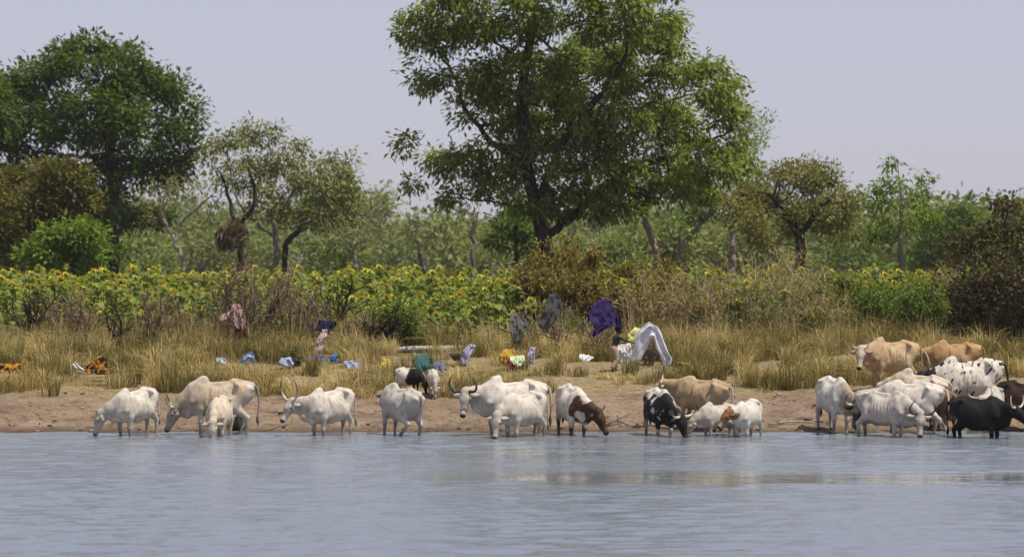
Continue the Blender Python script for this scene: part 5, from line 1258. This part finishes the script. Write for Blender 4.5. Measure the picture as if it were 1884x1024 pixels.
# ------------------------------------------------------------------ the person among the laundry
def build_person():
    D = 69.6; x0 = X(1129, D)
    skin = plain('dark_skin', (0.030, 0.018, 0.012), 0.5, 0.4, 0.1, 30); hairm = plain('black_hair', (0.008, 0.007, 0.006), 0.95, 0.1); pm = cloth_mat('tan_trousers', (0.36, 0.26, 0.18))
    root = empty('person', (x0, D, gz(x0, D) - 0.01), 'shirtless person in tan trousers leaning forward and reaching towards the laundry', 'person', None, math.radians(25))
    root.scale = (0.86,) * 3
    f = Field((-0.45, -0.5, -0.02), (0.75, 0.5, 1.45), 0.0125)
    hipc = np.array((0.0, 0, 0.66)); chest = np.array((0.09, 0, 0.92)); neck = np.array((0.13, 0, 1.05)); headc = np.array((0.17, 0, 1.165))
    f.ell(hipc, (0.09, 0.125, 0.10), 0.05); f.cone(hipc, chest, 0.092, 0.10, 0.05, ((1.0, 0, 0), 1.15)); f.ell(chest, (0.10, 0.15, 0.13), 0.05)
    f.cone(chest + (0.01, -0.11, 0.06), chest + (0.01, 0.11, 0.06), 0.055, 0.055, 0.05)
    f.cone(chest + (0.02, 0, 0.08), headc, 0.052, 0.046, 0.03)
    f.ell(headc + (0, 0, 0.03), (0.100, 0.082, 0.112), 0.02); f.cone(headc + (0.03, 0, -0.03), headc + (0.06, 0, -0.055), 0.055, 0.032, 0.03)
    f.cone(headc + (0.085, 0, 0.025), headc + (0.10, 0, -0.01), 0.009, 0.017, 0.015)                    # nose
    f.cone(headc + (0.085, -0.018, -0.045), headc + (0.085, 0.018, -0.045), 0.012, 0.012, 0.012)        # lips
    for sd in (-1, 1):
        f.ell(headc + (0, sd * 0.084, 0.01), (0.020, 0.012, 0.028), 0.01)
        sh = chest + np.array((0.02, sd * 0.15, 0.055)); el = (chest + np.array((0.20, sd * 0.19, -0.04))) if sd < 0 else (chest + np.array((0.12, 0.21, -0.13))); wr = el + (np.array((0.19, 0.03, -0.05)) if sd < 0 else np.array((0.17, -0.05, 0.02)))
        f.cone(sh, el, 0.050, 0.038, 0.035); f.cone(el, wr, 0.037, 0.026, 0.02)
        d = unit(wr - el); s_ = unit(np.cross(d, (0, 0, 1.0))); palm = wr + d * 0.045
        f.cone(wr, palm + d * 0.012, 0.022, 0.026, 0.015, ((0, 0, 1.0), 1.3))
        for k, (o, ln) in enumerate(((-0.026, 0.040), (-0.009, 0.050), (0.009, 0.047), (0.026, 0.036))):
            a = palm + d * 0.025 + s_ * o; b_ = a + d * ln * 0.6 + s_ * o * 0.25; e = b_ + d * ln * 0.35 + np.array((0, 0, -ln * 0.45))
            f.cone(a, b_, 0.0095, 0.009, 0.004); f.cone(b_, e, 0.009, 0.0075, 0.003)
        f.cone(wr + d * 0.02 + s_ * sd * -0.02, palm + s_ * sd * -0.045 + d * 0.02, 0.012, 0.009, 0.006)   # thumb
        hj = np.array((0.0, sd * 0.068, 0.60)); kn = np.array((0.055 if sd < 0 else 0.03, sd * 0.095, 0.33)); an = np.array((-0.10 if sd < 0 else 0.12, sd * 0.105, 0.055))
        f.cone(hj, kn, 0.075, 0.050, 0.03); f.cone(kn, an, 0.048, 0.030, 0.02); f.cone(an + (-0.02, 0, -0.03), an + (0.12, 0, -0.035), 0.028, 0.02, 0.02)
    V, Q = f.mesh(1); obj('body', mesh_np('body', V, Q, True), skin, root)
    g = Field((-0.25, -0.3, 0.05), (0.3, 0.3, 0.85), 0.0135)
    g.ell(hipc, (0.105, 0.14, 0.10), 0.04)
    for sd in (-1, 1):
        hj = np.array((0.0, sd * 0.068, 0.60)); kn = np.array((0.055 if sd < 0 else 0.03, sd * 0.095, 0.33)); an = np.array((-0.08 if sd < 0 else 0.11, sd * 0.103, 0.13))
        g.cone(hj, kn, 0.092, 0.070, 0.03); g.cone(kn, an, 0.070, 0.062, 0.02)
    V, Q = g.mesh(1); obj('trousers', mesh_np('trousers', V, Q, True), pm, root)
    h = Field((-0.02, -0.15, 1.05), (0.32, 0.15, 1.40), 0.0125)
    h.ell(headc + (-0.014, 0, 0.056), (0.104, 0.090, 0.102), 0.02)
    V, Q = h.mesh(1); V = V + 0.006 * (fbm(V * 60, 2) - 0.5)[:, None]; obj('hair', mesh_np('hair', V, Q, True), hairm, root)
    for sd in (-1, 1):
        V2, F2 = uv_ball(headc + (0.092, sd * 0.034, 0.02), 0.011, 8, 6); obj('eye', mesh_np('eye', V2, F2, True), plain('eye_white', (0.5, 0.48, 0.44), 0.3), root)

# ------------------------------------------------------------------ pipe, driftwood, thatch, stones
def build_details():
    pipe_m = plain('pale_pipe', (0.34, 0.31, 0.28), 0.6, 0.3, 0.15, 5)
    pts = []
    for px, D in ((395, 73.2), (450, 73.4), (520, 74.2), (600, 75.2), (700, 76.0), (800, 76.8), (880, 77.4), (930, 77.8)):
        x = X(px, D); pts.append((x, D, gz(x, D) + 0.10))
    V, Fq, tr = tube(curve(pts, 40), 0.085, 12); c0 = np.array(pts[0])
    o = obj('water_pipe', mesh_np('water_pipe', V - c0, [Fq, tr], True), pipe_m); o.location = tuple(c0)
    tag(o, 'long pale grey pipe lying along the bank before the sunflowers', 'pipe')
    # driftwood and sticks at the shore
    def branch(label, pxs, Ds, r, mat, lift=0.03, n=0, name='driftwood'):
        p = []
        for px, D in zip(pxs, Ds):
            x = X(px, D); p.append(np.array((x, D, gz(x, D) + lift + random.uniform(0, 0.04))))
        c0 = p[0]
        root = empty(name, tuple(c0), label, 'driftwood')
        obj('stick', tube_mesh('stick', curve(np.array(p) - c0, 12), np.linspace(r, r * 0.4, 12), 6), mat, root)
        for k in range(n):
            t = random.random(); i = int(t * (len(p) - 1)); a = p[i] + (p[i + 1] - p[i]) * (t * (len(p) - 1) - i) - c0
            d = np.array((random.uniform(-0.5, 0.5), random.uniform(-0.25, 0.25), random.uniform(0.0, 0.16)))
            obj('twig', tube_mesh('twig', curve([a, a + d * 0.5 + (0, 0, 0.02), a + d], 6), np.linspace(r * 0.5, r * 0.2, 6), 5), mat, root)
    branch('tangle of grey driftwood between the chestnut pied cow and the speckled cow', (1112, 1135, 1160, 1178), (60.9, 61.0, 61.0, 60.9), 0.025, BARK_GREY, n=7)
    branch('long bleached stick on the sand before the white and tan cow', (1415, 1450, 1490, 1512), (60.8, 61.0, 61.1, 61.4), 0.026, BARK_PALE, n=2)
    branch('dark broken branch on the sand beside the bleached stick', (1480, 1500, 1516), (61.3, 61.3, 61.1), 0.024, BARK_CHAR, n=3)
    branch('thin pale stick on the upper sand past the ginger headed calf', (1400, 1440, 1468), (63.8, 63.8, 63.7), 0.014, BARK_PALE)
    branch('dark twigs by the lyre horned cow', (512, 530, 548), (62.6, 62.6, 62.5), 0.022, BARK_CHAR, n=5)
    branch('pale slanting branch under the orange and black heap', (140, 158, 176), (68.6, 68.4, 68.2), 0.03, BARK_PALE, 0.12)
    branch('thin stalks standing in the water edge before the lyre horned cow', (494, 497), (59.9, 59.85), 0.010, BARK_CHAR, 0.05, n=4)
    # stump behind the calf
    x, D = X(438, 60.4), 60.4
    st = empty('tree_stump', (x, D, gz(x, D) - 0.03), 'dark split stump at the waterline behind the small cream calf', 'stump')
    for k in range(5):
        a = k * 1.25; off = np.array((math.cos(a), math.sin(a), 0)) * 0.055
        obj('splinter', tube_mesh('splinter', [off * 1.3, off * 1.1 + (0, 0, 0.14), off + (random.uniform(-.02, .02), 0, random.uniform(0.28, 0.38))], [0.075, 0.065, 0.03], 7), BARK_CHAR, st)
    # thatch bundles lodged in the forked tree
    for px, py, rx, rz, lab in ((438, 425, 20, 32, 'large hanging bundle of brown thatch in the forked tree'), (413, 432, 13, 22, 'small hanging bundle of brown thatch in the forked tree')):
        D = 115.2; c = np.array(P(px, py, D)); n = 420; k = D / F_PX
        q = unit(rng.normal(size=(n, 3))) * rng.random((n, 1)) ** 0.4
        pos = q * np.array((rx * k, rx * k, rz * k)); ax = unit(rng.normal(0, 0.5, (n, 3)) + np.array((0, 0, -1)))
        V = leaf_mesh('thatch_bundle', pos, ax, unit(rng.normal(size=(n, 3))), 0.45 * rng.uniform(0.6, 1.2, n), 0.05)
        o = obj('thatch_bundle', V, DRYGRASS_TINY); o.location = tuple(c); tag(o, lab, 'thatch')
    # clods and dung on the sand
    clod = plain('dark_clod', (0.06, 0.045, 0.035), 0.95, 0.1, 0.3); pale = plain('pale_stone', (0.34, 0.29, 0.24), 0.9, 0.2, 0.2)
    meshes = []
    for k in range(6):
        V, Fq = uv_ball((0, 0, 0), (1, 1, 0.55), 9, 6); V = V * (0.75 + 0.5 * fbm(V * 1.7 + k * 9, 2))[:, None]; meshes.append(mesh_np('clod', V, Fq, True))
    for k in range(150):
        x = random.uniform(-11.5, 12); D = random.uniform(60.4, 66.5) if k % 3 else random.uniform(60.3, 61.6); s = random.choice((0.02, 0.025, 0.03, 0.04, 0.055))
        me = meshes[k % 6]; o = bpy.data.objects.new('clod', me); C.objects.link(o)
        if not me.materials: me.materials.append(clod if k % 6 < 5 else pale)
        o.location = (x, D, gz(x, D) + s * 0.15); o.scale = (s * random.uniform(0.8, 1.8), s, s * 0.8); o.rotation_euler = (0, 0, random.uniform(0, 6))
        tag(o, 'small clod of dung or earth lying on the sandy shore', 'clod', 'clods on the sandy shore')

build_bushes()
build_sunflowers()
build_laundry()
build_grass()
build_person()
build_details()

# ------------------------------------------------------------------ dusty air
def build_haze():
    me = bpy.data.meshes.new('haze')
    x0, x1, y0, y1, z0, z1 = -700.0, 700.0, -80.0, 900.0, -4.0, 24.0
    v = [(x, y, z) for z in (z0, z1) for y in (y0, y1) for x in (x0, x1)]
    me.from_pydata(v, [], [(0, 2, 3, 1), (4, 5, 7, 6), (0, 1, 5, 4), (2, 6, 7, 3), (0, 4, 6, 2), (1, 3, 7, 5)])
    m = bpy.data.materials.new('dusty_air'); m.use_nodes = True; n, l = m.node_tree.nodes, m.node_tree.links
    n.remove(n['Principled BSDF']); pv = n.new('ShaderNodeVolumePrincipled')
    pv.inputs['Color'].default_value = (0.86, 0.86, 0.90, 1); pv.inputs['Density'].default_value = 0.00016; pv.inputs['Anisotropy'].default_value = 0.2
    l.new(pv.outputs[0], n['Material Output'].inputs['Volume'])
    o = obj('haze', me, m); tag(o, 'thin dusty haze in the air over field and wood', kind='stuff')
build_haze()
